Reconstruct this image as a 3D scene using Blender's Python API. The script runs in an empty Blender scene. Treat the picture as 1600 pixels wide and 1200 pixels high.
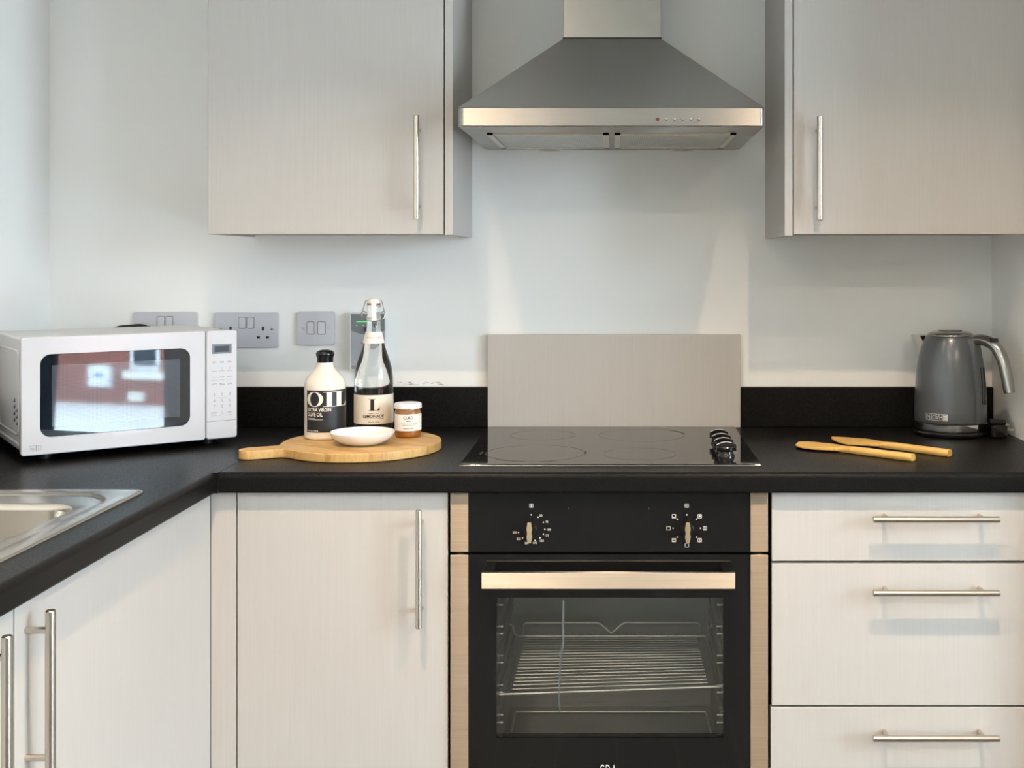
import bpy, bmesh, math, random
from mathutils import Vector, Matrix
random.seed(7)
R = math.radians
SC = bpy.context.scene
COL = SC.collection

# ------------------------------------------------------------------ camera, world, light, exposure
F = 1814.0                       # focal length in px of the 1600x1200 frame
VX, VY = 964.0, 406.0            # vanishing point of the depth lines
CAMD, CAMZ = 2.75, 1.3045        # camera distance from the back wall, eye height
cd = bpy.data.cameras.new('camera'); cam = bpy.data.objects.new('camera', cd); COL.objects.link(cam)
cam.location = (0, -CAMD, CAMZ); cam.rotation_euler = (R(90), 0, 0)
cd.sensor_width = 36; cd.lens = 36 * F / 1600
cd.shift_x = (800 - VX) / 1600; cd.shift_y = -(600 - VY) / 1600
cd.clip_start = .02
SC.camera = cam

w = bpy.data.worlds.new('overcast_sky'); SC.world = w; w.use_nodes = True
wb = w.node_tree.nodes['Background']
wb.inputs[0].default_value = (.68, .86, 1.0, 1); wb.inputs[1].default_value = 22.0

DOWNLIGHTS = [(-.474, -1.365), (.48, -1.365), (-.474, -3.1), (1.2, -3.1), (-.474, -4.6), (1.2, -4.6)]
CEIL = 2.40
DL_POWER, DL_COL, FILL_POWER, FILL_COL = 12.0, (1.0, .75, .52), 12.0, (1.0, .83, .63)

SC.view_settings.view_transform = 'Standard'; SC.view_settings.look = 'None'
SC.view_settings.exposure = 0.30; SC.view_settings.gamma = 1.0
SC.view_settings.use_curve_mapping = False
SC.cycles.use_denoising = True
SC.cycles.max_bounces = 14; SC.cycles.transparent_max_bounces = 16
SC.cycles.sample_clamp_indirect = 8.0

def px(x, d): return (x - VX) * (CAMD - d) / F            # pixel column at depth d in front of the wall
def pz(y, d): return CAMZ - (y - VY) * (CAMD - d) / F

# ------------------------------------------------------------------ materials
MATS = {}
def newmat(name):
    m = bpy.data.materials.new(name); m.use_nodes = True
    nt = m.node_tree; b = nt.nodes['Principled BSDF']
    MATS[name] = m
    return m, nt, b
def setin(b, **k):
    for key, v in k.items():
        key = key.replace('_', ' ')
        if key in b.inputs: b.inputs[key].default_value = v
def rgb(c): return (c[0], c[1], c[2], 1)
def coords(nt, scale, kind='Object'):
    tc = nt.nodes.new('ShaderNodeTexCoord'); mp = nt.nodes.new('ShaderNodeMapping')
    mp.inputs['Scale'].default_value = scale
    if kind == 'World':
        g = nt.nodes.new('ShaderNodeNewGeometry'); nt.links.new(g.outputs['Position'], mp.inputs['Vector'])
    else:
        nt.links.new(tc.outputs[kind], mp.inputs['Vector'])
    return mp.outputs['Vector']
def noise(nt, vec, scale, detail=3):
    n = nt.nodes.new('ShaderNodeTexNoise'); n.inputs['Scale'].default_value = scale; n.inputs['Detail'].default_value = detail
    nt.links.new(vec, n.inputs['Vector']); return n.outputs['Fac']
def ramp(nt, fac, stops):
    r = nt.nodes.new('ShaderNodeValToRGB')
    while len(r.color_ramp.elements) < len(stops): r.color_ramp.elements.new(.5)
    for e, (p, c) in zip(r.color_ramp.elements, stops):
        e.position = p; e.color = rgb(c) if len(c) == 3 else c
    nt.links.new(fac, r.inputs['Fac']); return r.outputs['Color']
def bump(nt, b, fac, strength, dist=.001):
    bm = nt.nodes.new('ShaderNodeBump'); bm.inputs['Strength'].default_value = strength; bm.inputs['Distance'].default_value = dist
    nt.links.new(fac, bm.inputs['Height']); nt.links.new(bm.outputs['Normal'], b.inputs['Normal'])
def plain(name, col, rough=.5, metal=0, **k):
    m, nt, b = newmat(name)
    setin(b, Base_Color=rgb(col), Roughness=rough, Metallic=metal, **k)
    return m
def textured(name, col1, col2, scale, vec, rough=.5, metal=0, bstr=0, bdist=.001, lo=.35, hi=.65, kind='World', rr=None, **k):
    m, nt, b = newmat(name)
    v = coords(nt, vec, kind); f = noise(nt, v, scale, 4)
    nt.links.new(ramp(nt, f, [(lo, col1), (hi, col2)]), b.inputs['Base Color'])
    setin(b, Roughness=rough, Metallic=metal, **k)
    if rr: nt.links.new(ramp(nt, f, [(lo, (rr[0],)*3), (hi, (rr[1],)*3)]), b.inputs['Roughness'])
    if bstr: bump(nt, b, f, bstr, bdist)
    return m

textured('wall_paint', (.88, .88, .855), (.89, .89, .865), 3, (1, 1, 1), .75, bstr=.04)
# a chipped smear low on the wall behind the jar
m = MATS['wall_paint']; nt = m.node_tree; b = nt.nodes['Principled BSDF']
g = nt.nodes.new('ShaderNodeNewGeometry'); sx = nt.nodes.new('ShaderNodeSeparateXYZ'); nt.links.new(g.outputs['Position'], sx.inputs[0])
def between(o, lo, hi):
    a = nt.nodes.new('ShaderNodeMath'); a.operation = 'GREATER_THAN'; a.inputs[1].default_value = lo; nt.links.new(o, a.inputs[0])
    c = nt.nodes.new('ShaderNodeMath'); c.operation = 'LESS_THAN'; c.inputs[1].default_value = hi; nt.links.new(o, c.inputs[0])
    p = nt.nodes.new('ShaderNodeMath'); p.operation = 'MULTIPLY'; nt.links.new(a.outputs[0], p.inputs[0]); nt.links.new(c.outputs[0], p.inputs[1])
    return p.outputs[0]
def mul(a, c):
    p = nt.nodes.new('ShaderNodeMath'); p.operation = 'MULTIPLY'; nt.links.new(a, p.inputs[0]); nt.links.new(c, p.inputs[1]); return p.outputs[0]
fleck = ramp(nt, noise(nt, coords(nt, (60, 60, 260), 'World'), 1, 3), [(.52, (0, 0, 0)), (.60, (1, 1, 1))])
mask = mul(mul(between(sx.outputs[0], -.52, -.41), between(sx.outputs[2], 1.0085, 1.0155)), fleck)
old = b.inputs['Base Color'].links[0].from_socket
mx = nt.nodes.new('ShaderNodeMix'); mx.data_type = 'RGBA'
nt.links.new(mask, mx.inputs[0]); nt.links.new(old, mx.inputs[6]); mx.inputs[7].default_value = (.42, .37, .31, 1)
nt.links.new(mx.outputs[2], b.inputs['Base Color'])

textured('cabinet_laminate', (.46, .43, .395), (.48, .45, .415), 1, (330, 330, 7), .45, bstr=.16, bdist=.0005, lo=.3, hi=.7)
plain('carcass_board', (.52, .49, .455), .5)
textured('black_worktop', (.004, .004, .004), (.011, .0107, .0103), 420, (1, 1, 1), .33, bstr=.08, bdist=.0004, lo=.4, hi=.62, rr=(.30, .44), Specular_IOR_Level=.09)
textured('brushed_steel', (.39, .37, .34), (.43, .41, .38), 1, (5, 900, 900), .34, 1, rr=(.36, .40))
textured('chimney_steel', (.25, .24, .22), (.33, .315, .29), 2.2, (1, 1, 2), .3, 1, lo=.35, hi=.7)
textured('brushed_steel_upright', (.50, .48, .45), (.53, .51, .48), 1, (900, 900, 5), .34, 1, rr=(.28, .31))
textured('oven_steel', (.38, .315, .25), (.43, .36, .29), 1, (6, 700, 700), .36, 1, rr=(.42, .47))
textured('bar_steel', (.74, .65, .54), (.80, .71, .60), 1, (6, 700, 700), .36, 1, rr=(.42, .47))
plain('handle_steel', (.60, .54, .46), .26, 1)
plain('sink_steel', (.60, .55, .48), .27, 1)
plain('swing_metal', (.40, .38, .35), .25, 1)
plain('chrome', (.80, .80, .80), .07, 1)
plain('wire_steel', (.80, .79, .75), .38, .7)
plain('black_glass', (.006, .006, .006), .03, 0, IOR=1.5)
plain('hob_glass', (.008, .008, .009), .045, 0, IOR=1.62)
plain('hob_edge', (.45, .42, .38), .2, 1)
plain('zone_print', (.05, .05, .05), .25)
plain('zone_smear', (.02, .02, .02), .5)
plain('black_gloss', (.008, .008, .009), .12)
plain('black_plastic', (.012, .012, .013), .38)
plain('dark_gap', (.012, .011, .010), .8)
plain('white_enamel', (.56, .57, .60), .16, Coat_Weight=.25)
plain('white_side', (.58, .58, .59), .35)
plain('white_plastic', (.80, .81, .83), .35)
plain('socket_plate', (.58, .58, .62), .38, .12)
plain('socket_rocker', (.60, .60, .63), .35, .2)
plain('dark_line', (.03, .03, .035), .6)
plain('grey_print', (.22, .23, .25), .6)
plain('light_print', (.62, .60, .55), .6)
plain('display_frame', (.10, .14, .17), .25)
plain('display', (.02, .03, .04), .15)
plain('panel_dark_grey', (.17, .18, .185), .4)
plain('panel_mid_grey', (.34, .36, .38), .4)
plain('red_print', (.45, .01, .015), .5)
m = plain('green_led', (.05, .6, .1), .3); setin(m.node_tree.nodes['Principled BSDF'], Emission_Color=(.1, 1, .25, 1), Emission_Strength=.5)
plain('cream_ceramic', (.78, .71, .61), .12, Coat_Weight=.6)
plain('white_ceramic', (.86, .84, .80), .10, Coat_Weight=.5)
plain('black_label', (.010, .011, .013), .45)
plain('cream_label', (.76, .69, .57), .55)
plain('paper_label', (.80, .76, .70), .6)
plain('cream_print', (.76, .70, .62), .55)
plain('black_print', (.012, .012, .012), .55)
plain('red_rubber', (.42, .02, .02), .5)
plain('red_lens', (.16, .008, .008), .3)
plain('pilot_lens', (.07, .02, .015), .3)
plain('streak', (.42, .52, .55), .5)
plain('spout_steel', (.62, .61, .58), .28, .3)
plain('badge_metal', (.78, .77, .74), .3, .7)
plain('lid_white', (.74, .73, .80), .3)
for nm in ('brushed_steel', 'oven_steel', 'bar_steel'):      # brushed along x: highlights spread upwards and downwards
    nt_ = MATS[nm].node_tree; b_ = nt_.nodes['Principled BSDF']; tg = nt_.nodes.new('ShaderNodeTangent'); tg.direction_type = 'RADIAL'; tg.axis = 'Z'
    nt_.links.new(tg.outputs[0], b_.inputs['Tangent']); setin(b_, Anisotropic=.9, Anisotropic_Rotation=.25)
m = plain('curd', (.26, .09, .012), .12, Coat_Weight=.8); 
plain('kettle_grey', (.085, .095, .102), .30, .25, Coat_Weight=.35, Coat_Roughness=.2)
plain('handle_grey', (.36, .35, .33), .13, .95)
plain('pin_brass', (.55, .50, .40), .3, 1)
plain('enamel_cavity', (.55, .55, .53), .4)
plain('rubber', (.02, .02, .02), .7)
plain('brass_knob', (.80, .62, .38), .30, 1)
m, nt, b = newmat('lemonade_glass'); setin(b, Base_Color=(.97, .985, .975, 1), Roughness=.0, IOR=1.38, Transmission_Weight=1.0)
# window panes, oven pane, microwave pane: clear sheet with a mirror share by Fresnel
def pane(name, tint, ior, rough=.0, dots=None):
    m = bpy.data.materials.new(name); m.use_nodes = True; MATS[name] = m
    nt = m.node_tree; nt.nodes.clear()
    out = nt.nodes.new('ShaderNodeOutputMaterial'); mix = nt.nodes.new('ShaderNodeMixShader')
    tr = nt.nodes.new('ShaderNodeBsdfTransparent'); tr.inputs[0].default_value = rgb(tint)
    gl = nt.nodes.new('ShaderNodeBsdfGlossy'); gl.inputs['Roughness'].default_value = rough
    fr = nt.nodes.new('ShaderNodeFresnel'); fr.inputs[0].default_value = ior
    nt.links.new(fr.outputs[0], mix.inputs[0]); nt.links.new(tr.outputs[0], mix.inputs[1]); nt.links.new(gl.outputs[0], mix.inputs[2])
    nt.links.new(mix.outputs[0], out.inputs[0])
    return m
pane('window_glass', (.97, .98, .98), 1.3)
pane('oven_pane', (.95, .96, .96), 1.5)
plain('microwave_glass', (.008, .012, .018), .02, 0, IOR=1.72)
# perforated screen seen behind the microwave door glass
m, nt, b = newmat('microwave_screen'); setin(b, Roughness=.03, IOR=1.72)
v = coords(nt, (1, 1, 1), 'Object'); vo = nt.nodes.new('ShaderNodeTexVoronoi'); vo.inputs['Scale'].default_value = 420; vo.inputs['Randomness'].default_value = 0
nt.links.new(v, vo.inputs['Vector'])
nt.links.new(ramp(nt, vo.outputs['Distance'], [(.30, (.006, .009, .013)), (.45, (.06, .075, .095))]), b.inputs['Base Color'])
# fine hood filter mesh
m, nt, b = newmat('filter_mesh'); setin(b, Metallic=.9, Roughness=.4)
v = coords(nt, (1, 1, 1), 'World'); vo = nt.nodes.new('ShaderNodeTexVoronoi'); vo.inputs['Scale'].default_value = 260; vo.inputs['Randomness'].default_value = 0
nt.links.new(v, vo.inputs['Vector'])
nt.links.new(ramp(nt, vo.outputs['Distance'], [(.30, (.10, .10, .095)), (.5, (.55, .54, .50))]), b.inputs['Base Color'])
# bamboo: narrow laminated strips with grain
def bamboo(name, c1, c2, c3, ang, strip=.022):
    m, nt, b = newmat(name)
    tc = nt.nodes.new('ShaderNodeTexCoord'); mp = nt.nodes.new('ShaderNodeMapping'); mp.inputs['Rotation'].default_value = (0, 0, ang)
    nt.links.new(tc.outputs['Object'], mp.inputs['Vector'])
    st = nt.nodes.new('ShaderNodeMapping'); st.inputs['Scale'].default_value = (5, 1 / strip, 1); nt.links.new(mp.outputs[0], st.inputs['Vector'])
    wn = nt.nodes.new('ShaderNodeTexVoronoi'); wn.inputs['Scale'].default_value = 1.0; nt.links.new(st.outputs[0], wn.inputs['Vector'])
    sg = nt.nodes.new('ShaderNodeMapping'); sg.inputs['Scale'].default_value = (14, 380, 60); nt.links.new(mp.outputs[0], sg.inputs['Vector'])
    gr = noise(nt, sg.outputs[0], 1, 3)
    mx = nt.nodes.new('ShaderNodeMix'); mx.data_type = 'FLOAT'; mx.inputs[0].default_value = .55
    nt.links.new(wn.outputs['Color'], mx.inputs[2]); nt.links.new(gr, mx.inputs[3])
    nt.links.new(ramp(nt, mx.outputs[0], [(.25, c1), (.5, c2), (.75, c3)]), b.inputs['Base Color'])
    setin(b, Roughness=.42)
bamboo('bamboo_board', (.36, .19, .06), (.54, .32, .11), (.62, .40, .16), R(28))
bamboo('utensil_wood', (.58, .33, .07), (.72, .44, .12), (.80, .54, .19), 0, .05)
# floor boards
m, nt, b = newmat('floor_boards'); setin(b, Roughness=.38)
br = nt.nodes.new('ShaderNodeTexBrick'); br.offset = .4
br.inputs['Scale'].default_value = 1; br.inputs['Brick Width'].default_value = 1.2; br.inputs['Row Height'].default_value = .16; br.inputs['Mortar Size'].default_value = .003
br.inputs['Color1'].default_value = (.05, .042, .036, 1); br.inputs['Color2'].default_value = (.065, .055, .047, 1); br.inputs['Mortar'].default_value = (.12, .11, .10, 1)
v = coords(nt, (1, 1, 1), 'World'); rt = nt.nodes.new('ShaderNodeMapping'); rt.inputs['Rotation'].default_value = (0, 0, R(90)); nt.links.new(v, rt.inputs['Vector'])
nt.links.new(rt.outputs[0], br.inputs['Vector']); nt.links.new(br.outputs['Color'], b.inputs['Base Color'])
# brickwork of the far building
m, nt, b = newmat('brickwork'); setin(b, Roughness=.85)
br = nt.nodes.new('ShaderNodeTexBrick'); br.inputs['Scale'].default_value = 1; br.inputs['Brick Width'].default_value = .225; br.inputs['Row Height'].default_value = .075; br.inputs['Mortar Size'].default_value = .006
br.inputs['Color1'].default_value = (.20, .05, .032, 1); br.inputs['Color2'].default_value = (.30, .085, .055, 1); br.inputs['Mortar'].default_value = (.30, .19, .15, 1)
sw = nt.nodes.new('ShaderNodeNewGeometry'); s1 = nt.nodes.new('ShaderNodeSeparateXYZ'); c1 = nt.nodes.new('ShaderNodeCombineXYZ')
nt.links.new(sw.outputs['Position'], s1.inputs[0]); nt.links.new(s1.outputs[1], c1.inputs[0]); nt.links.new(s1.outputs[2], c1.inputs[1])
nt.links.new(c1.outputs[0], br.inputs['Vector']); nt.links.new(br.outputs['Color'], b.inputs['Base Color'])
plain('paving', (.80, .80, .80), .8)
plain('curtain_cloth', (.035, .04, .05), .9)
plain('blue_print', (.05, .25, .55), .5)
m = plain('lamp_lens', (.9, .9, .9), .4); setin(m.node_tree.nodes['Principled BSDF'], Emission_Color=(1, .85, .65, 1), Emission_Strength=6)

# ------------------------------------------------------------------ mesh helpers
def bx(bm, x0, x1, y0, y1, z0, z1, bev=0, seg=2):
    t = bmesh.new()
    bmesh.ops.create_cube(t, size=1)
    for v in t.verts:
        v.co = Vector(((x0 + x1) / 2 + v.co.x * (x1 - x0), (y0 + y1) / 2 + v.co.y * (y1 - y0), (z0 + z1) / 2 + v.co.z * (z1 - z0)))
    if bev: bmesh.ops.bevel(t, geom=list(t.edges), offset=bev, segments=seg, affect='EDGES', profile=.5)
    merge(bm, t)
    return bm
def merge(bm, t, M=None):
    if M is not None: bmesh.ops.transform(t, matrix=M, verts=t.verts)
    me = bpy.data.meshes.new('tmp'); t.to_mesh(me); t.free(); bm.from_mesh(me); bpy.data.meshes.remove(me)
def box(*a, **k): return bx(bmesh.new(), *a, **k)
def lathe(bm, prof, cx=0, cy=0, seg=48, a0=0, a1=2 * math.pi):
    full = abs(a1 - a0 - 2 * math.pi) < 1e-6
    n = seg if full else seg + 1
    rows = []
    for r, z in prof:
        if r < 1e-6: rows.append([bm.verts.new((cx, cy, z))]); continue
        rows.append([bm.verts.new((cx + r * math.cos(a0 + (a1 - a0) * i / seg), cy + r * math.sin(a0 + (a1 - a0) * i / seg), z)) for i in range(n)])
    for p, q in zip(rows, rows[1:]):
        for i in range(seg):
            j = (i + 1) % n if full else i + 1
            if len(p) == 1 and len(q) == 1: continue
            if len(p) == 1: f = (p[0], q[j], q[i])
            elif len(q) == 1: f = (p[i], p[j], q[0])
            else: f = (p[i], p[j], q[j], q[i])
            bm.faces.new(f)
    return bm
def tube(bm, pts, r, seg=12, caps=True):
    pts = [Vector(p) for p in pts]; rows = []
    rs = r if isinstance(r, (list, tuple)) else [r] * len(pts)
    t0 = (pts[1] - pts[0]).normalized()
    up = Vector((0, 0, 1)) if abs(t0.z) < .9 else Vector((1, 0, 0))
    nrm = t0.cross(up).normalized()
    for i, p in enumerate(pts):
        t = ((pts[min(i + 1, len(pts) - 1)] - p).normalized() + (p - pts[max(i - 1, 0)]).normalized())
        t = t.normalized() if t.length > 1e-9 else t0
        nrm = (nrm - t * nrm.dot(t)).normalized(); bi = t.cross(nrm)
        rows.append([bm.verts.new(p + (nrm * math.cos(2 * math.pi * k / seg) + bi * math.sin(2 * math.pi * k / seg)) * rs[i]) for k in range(seg)])
    for a, c in zip(rows, rows[1:]):
        for k in range(seg): bm.faces.new((a[k], a[(k + 1) % seg], c[(k + 1) % seg], c[k]))
    if caps: bm.faces.new(rows[0][::-1]); bm.faces.new(rows[-1])
    return bm
def smooth_path(pts, n=8):
    pts = [Vector(p) for p in pts]; out = []
    for i in range(len(pts) - 1):
        p0, p1, p2, p3 = pts[max(i - 1, 0)], pts[i], pts[i + 1], pts[min(i + 2, len(pts) - 1)]
        for k in range(n):
            t = k / n
            out.append(.5 * ((2 * p1) + (-p0 + p2) * t + (2 * p0 - 5 * p1 + 4 * p2 - p3) * t * t + (-p0 + 3 * p1 - 3 * p2 + p3) * t ** 3))
    out.append(pts[-1]); return out
def prism(bm, outline, lo, hi, axis='z', bev=0, seg=2):
    """outline (u,v) pulled from lo to hi; axis z: (u,v,w) y: (u,w,v) x: (w,u,v)"""
    t = bmesh.new()
    mp = {'z': lambda u, v, k: (u, v, k), 'y': lambda u, v, k: (u, k, v), 'x': lambda u, v, k: (k, u, v)}[axis]
    a = [t.verts.new(mp(u, v, lo)) for u, v in outline]; c = [t.verts.new(mp(u, v, hi)) for u, v in outline]
    n = len(outline)
    f1 = t.faces.new(a); f2 = t.faces.new(c)
    for i in range(n): t.faces.new((a[i], a[(i + 1) % n], c[(i + 1) % n], c[i]))
    bmesh.ops.recalc_face_normals(t, faces=t.faces)
    if bev:
        es = list(f1.edges) + list(f2.edges)
        bmesh.ops.bevel(t, geom=es, offset=bev, segments=seg, affect='EDGES', profile=.5)
    merge(bm, t); return bm
def rrect(u0, u1, v0, v1, r, n=6):
    o = []
    for cx, cy, a in ((u1 - r, v1 - r, 0), (u0 + r, v1 - r, 90), (u0 + r, v0 + r, 180), (u1 - r, v0 + r, 270)):
        for k in range(n + 1):
            t = R(a + 90 * k / n); o.append((cx + r * math.cos(t), cy + r * math.sin(t)))
    return o
def circle(cx, cy, r, n=32): return [(cx + r * math.cos(2 * math.pi * k / n), cy + r * math.sin(2 * math.pi * k / n)) for k in range(n)]
def rod(bm, p, q, r, seg=12): return tube(bm, [p, q], r, seg)

def thing(name, label, cat, loc=(0, 0, 0), rotz=0, group=None):
    o = bpy.data.objects.new(name, None); COL.objects.link(o)
    o.empty_display_size = .05
    o.location = loc; o.rotation_euler = (0, 0, rotz); o['label'] = label; o['category'] = cat
    if group: o['group'] = group
    o['_local'] = 0
    return o
def root_of(o):
    while o.parent: o = o.parent
    return o
def finish(me, mat, ang=35):
    me.materials.append(MATS[mat])
    for p in me.polygons: p.use_smooth = True
    me.set_sharp_from_angle(angle=R(ang))
def part(parent, name, bm, mat, label=None, local=False, ang=35, recalc=True):
    """mesh given in world coordinates (or in the thing's own when local) linked under parent"""
    if recalc: bmesh.ops.recalc_face_normals(bm, faces=bm.faces)
    me = bpy.data.meshes.new(name); bm.to_mesh(me); bm.free()
    if parent is not None and not local:
        r = root_of(parent)
        M = Matrix.Translation(r.location) @ Matrix.Rotation(r.rotation_euler.z, 4, 'Z')
        me.transform(M.inverted())
    finish(me, mat, ang)
    o = bpy.data.objects.new(name, me); COL.objects.link(o)
    if parent is not None: o.parent = parent
    wn_ = o.modifiers.new('flat_faces', 'WEIGHTED_NORMAL'); wn_.keep_sharp = True
    if label: o['label'] = label
    return o
def single(name, bm, mat, label, cat, group=None, base=None, ang=35):
    """a thing that is one mesh; origin moved to its base"""
    o = part(None, name, bm, mat, ang=ang)
    vs = [v.co for v in o.data.vertices]
    if base is None:
        base = (sum(v.x for v in vs) / len(vs), sum(v.y for v in vs) / len(vs), min(v.z for v in vs))
    o.data.transform(Matrix.Translation(-Vector(base))); o.location = base
    o['label'] = label; o['category'] = cat
    if group: o['group'] = group
    return o
def struct(name, bm, mat, ang=35):
    o = part(None, name, bm, mat, ang=ang); o['kind'] = 'structure'; return o
def struct_part(parent, name, bm, mat):
    return part(parent, name, bm, mat, local=True)

# lettering -----------------------------------------------------------
def text_polys(s, size=1.0, bold=0.0, spacing=1.0):
    c = bpy.data.curves.new('lettering', 'FONT'); c.body = s; c.size = size; c.offset = bold; c.space_character = spacing
    c.resolution_u = 3
    o = bpy.data.objects.new('lettering', c); COL.objects.link(o)
    bpy.context.view_layer.update()
    dg = bpy.context.evaluated_depsgraph_get()
    me = bpy.data.meshes.new_from_object(o.evaluated_get(dg))
    vs = [tuple(v.co[:2]) for v in me.vertices]; fs = [tuple(p.vertices) for p in me.polygons]
    bpy.data.objects.remove(o); bpy.data.curves.remove(c); bpy.data.meshes.remove(me)
    return vs, fs
def fit_text(s, u0, u1, v0, v1, bold=0.0, spacing=1.0):
    """text stretched to the rectangle"""
    vs, fs = text_polys(s, 1, bold, spacing)
    xs = [v[0] for v in vs]; ys = [v[1] for v in vs]
    a, c, d, e = min(xs), max(xs), min(ys), max(ys)
    k = lambda t, lo, hi, p, q: p + (t - lo) / max(hi - lo, 1e-9) * (q - p)
    return [(k(x, a, c, u0, u1), k(y, d, e, v0, v1)) for x, y in vs], fs
def quad(u0, u1, v0, v1, n=1):
    vs = []; fs = []
    for i in range(n + 1):
        u = u0 + (u1 - u0) * i / n; vs += [(u, v0), (u, v1)]
    for i in range(n): fs.append((2 * i, 2 * i + 2, 2 * i + 3, 2 * i + 1))
    return vs, fs
def join_polys(*ps):
    vs = []; fs = []
    for v, f in ps:
        k = len(vs); vs += v; fs += [tuple(i + k for i in t) for t in f]
    return vs, fs
def serif(ch, u0, u1, v0, v1):
    """high-contrast display capitals O, I, L"""
    W = u1 - u0; H = v1 - v0
    if ch == 'O':
        vs = []; fs = []; n = 40
        for i in range(n):
            a = 2 * math.pi * i / n
            vs += [(u0 + W / 2 + W / 2 * math.cos(a), v0 + H / 2 + H / 2 * math.sin(a)),
                   (u0 + W / 2 + W * .27 * math.cos(a), v0 + H / 2 + H * .465 * math.sin(a))]
        for i in range(n):
            j = (i + 1) % n; fs.append((2 * i, 2 * j, 2 * j + 1, 2 * i + 1))
        return vs, fs
    th = H * .035
    if ch == 'I':
        return join_polys(quad(u0, u1, v1 - th, v1, 6), quad(u0, u1, v0, v0 + th, 6), quad(u0 + W * .28, u0 + W * .72, v0, v1, 4))
    out = [quad(u0, u0 + W * .66, v1 - th, v1, 6), quad(u0, u1, v0, v0 + th, 8), quad(u0 + W * .17, u0 + W * .50, v0, v1, 4)]
    out.append(([(u1 - W * .22, v0 + th), (u1, v0 + th), (u1, v0 + H * .32)], [(0, 1, 2)]))
    return join_polys(*out)
def flat(polys, fn):
    """polygons (u,v) laid out through fn -> bmesh"""
    bm = bmesh.new(); vs = [bm.verts.new(fn(u, v)) for u, v in polys[0]]
    for f in polys[1]:
        try: bm.faces.new([vs[i] for i in f])
        except ValueError: pass
    return bm
def wrapper(cx, cy, rad, phi):
    """u = arc length round a standing cylinder, phi = angle from -Y towards +X"""
    return lambda u, v: (cx + rad * math.sin(u / rad + phi), cy - rad * math.cos(u / rad + phi), v)

# ------------------------------------------------------------------ the room
WL, WR = -1.343, .888           # left and right kitchen walls
RX, RY = 2.6, -5.7              # far right wall with the glazing, wall behind the camera
WT = .910                       # worktop height
struct('wall_back', box(WL - .1, WR + .1, 0, .1, 0, CEIL), 'wall_paint')
struct('wall_left', box(WL - .1, WL, RY, 0, 0, CEIL), 'wall_paint')
struct('wall_right', box(WR, WR + .1, -.70, 0, 0, CEIL), 'wall_paint')
struct('wall_return', box(WR + .1, RX + .1, -.70, -.60, 0, CEIL), 'wall_paint')
struct('wall_rear', box(WL - .1, RX + .1, RY - .1, RY, 0, CEIL), 'wall_paint')
struct('floor', box(WL - .1, RX + .1, RY - .1, .1, -.08, 0), 'floor_boards')
struct('ceiling', box(WL - .1, RX + .1, RY - .1, .1, CEIL, CEIL + .08), 'wall_paint')
GZ0, GZ1 = .10, 2.18
WINS = [(-4.60, -3.055), (-2.62, -1.55)]
g = bmesh.new()
for a, c in ((RY, WINS[0][0]), (WINS[0][1], WINS[1][0]), (WINS[1][1], -.70)): bx(g, RX, RX + .1, a, c, 0, CEIL)
for a, c in WINS: bx(g, RX, RX + .1, a, c, 0, GZ0); bx(g, RX, RX + .1, a, c, GZ1, CEIL)
struct('wall_window_side', g, 'wall_paint')
for i, (a, c) in enumerate(WINS):
    win = bpy.data.objects.new('window_%d' % (i + 1), None); COL.objects.link(win); win['kind'] = 'structure'
    g = bmesh.new(); t = .05
    bx(g, RX + .02, RX + .07, a, a + t, GZ0, GZ1); bx(g, RX + .02, RX + .07, c - t, c, GZ0, GZ1)
    bx(g, RX + .02, RX + .07, a, c, GZ0, GZ0 + t); bx(g, RX + .02, RX + .07, a, c, GZ1 - t, GZ1)
    fr = struct_part(win, 'window_frame', g, 'white_plastic')
    struct_part(fr, 'pane', box(RX + .042, RX + .048, a + t, c - t, GZ0 + t, GZ1 - t), 'window_glass')
    pl = bpy.data.lights.new('daylight_portal', 'AREA'); pl.shape = 'RECTANGLE'; pl.size = c - a; pl.size_y = GZ1 - GZ0
    po = bpy.data.objects.new('daylight_portal', pl); COL.objects.link(po)
    po.location = (RX + .09, (a + c) / 2, (GZ0 + GZ1) / 2)
    po.rotation_euler = (R(90), 0, R(90)); pl.cycles.is_portal = True

# ceiling downlights; those farther into the room are added as warm fill
for i, (x, y) in enumerate(DOWNLIGHTS):
    where = ('left one over the worktop', 'right one over the worktop', 'nearer left one added in the room for fill', 'nearer right one added in the room for fill', 'farther left one added in the room for fill', 'farther right one added in the room for fill')[i]
    t = thing('ceiling_downlight', 'round white recessed ceiling downlight, ' + where, 'downlight', (x, y, CEIL), 0, 'ceiling downlights')
    g = bmesh.new(); lathe(g, [(.034, CEIL - .001), (.036, CEIL - .006), (.044, CEIL - .006), (.046, CEIL)], x, y, 32); part(t, 'trim_ring', g, 'white_plastic')
    g = bmesh.new(); lathe(g, [(0, CEIL - .002), (.034, CEIL - .002)], x, y, 32); part(t, 'lens', g, 'lamp_lens')
    l = bpy.data.lights.new('downlight_lamp', 'AREA'); l.shape = 'DISK'; l.size = .035; l.spread = R(112 if i < 2 else 175); l.energy = DL_POWER if i < 2 else FILL_POWER; l.color = DL_COL if i < 2 else FILL_COL
    lo = bpy.data.objects.new('downlight_lamp', l); COL.objects.link(lo); lo.parent = t; lo.location = (0, 0, -.012)

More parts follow.
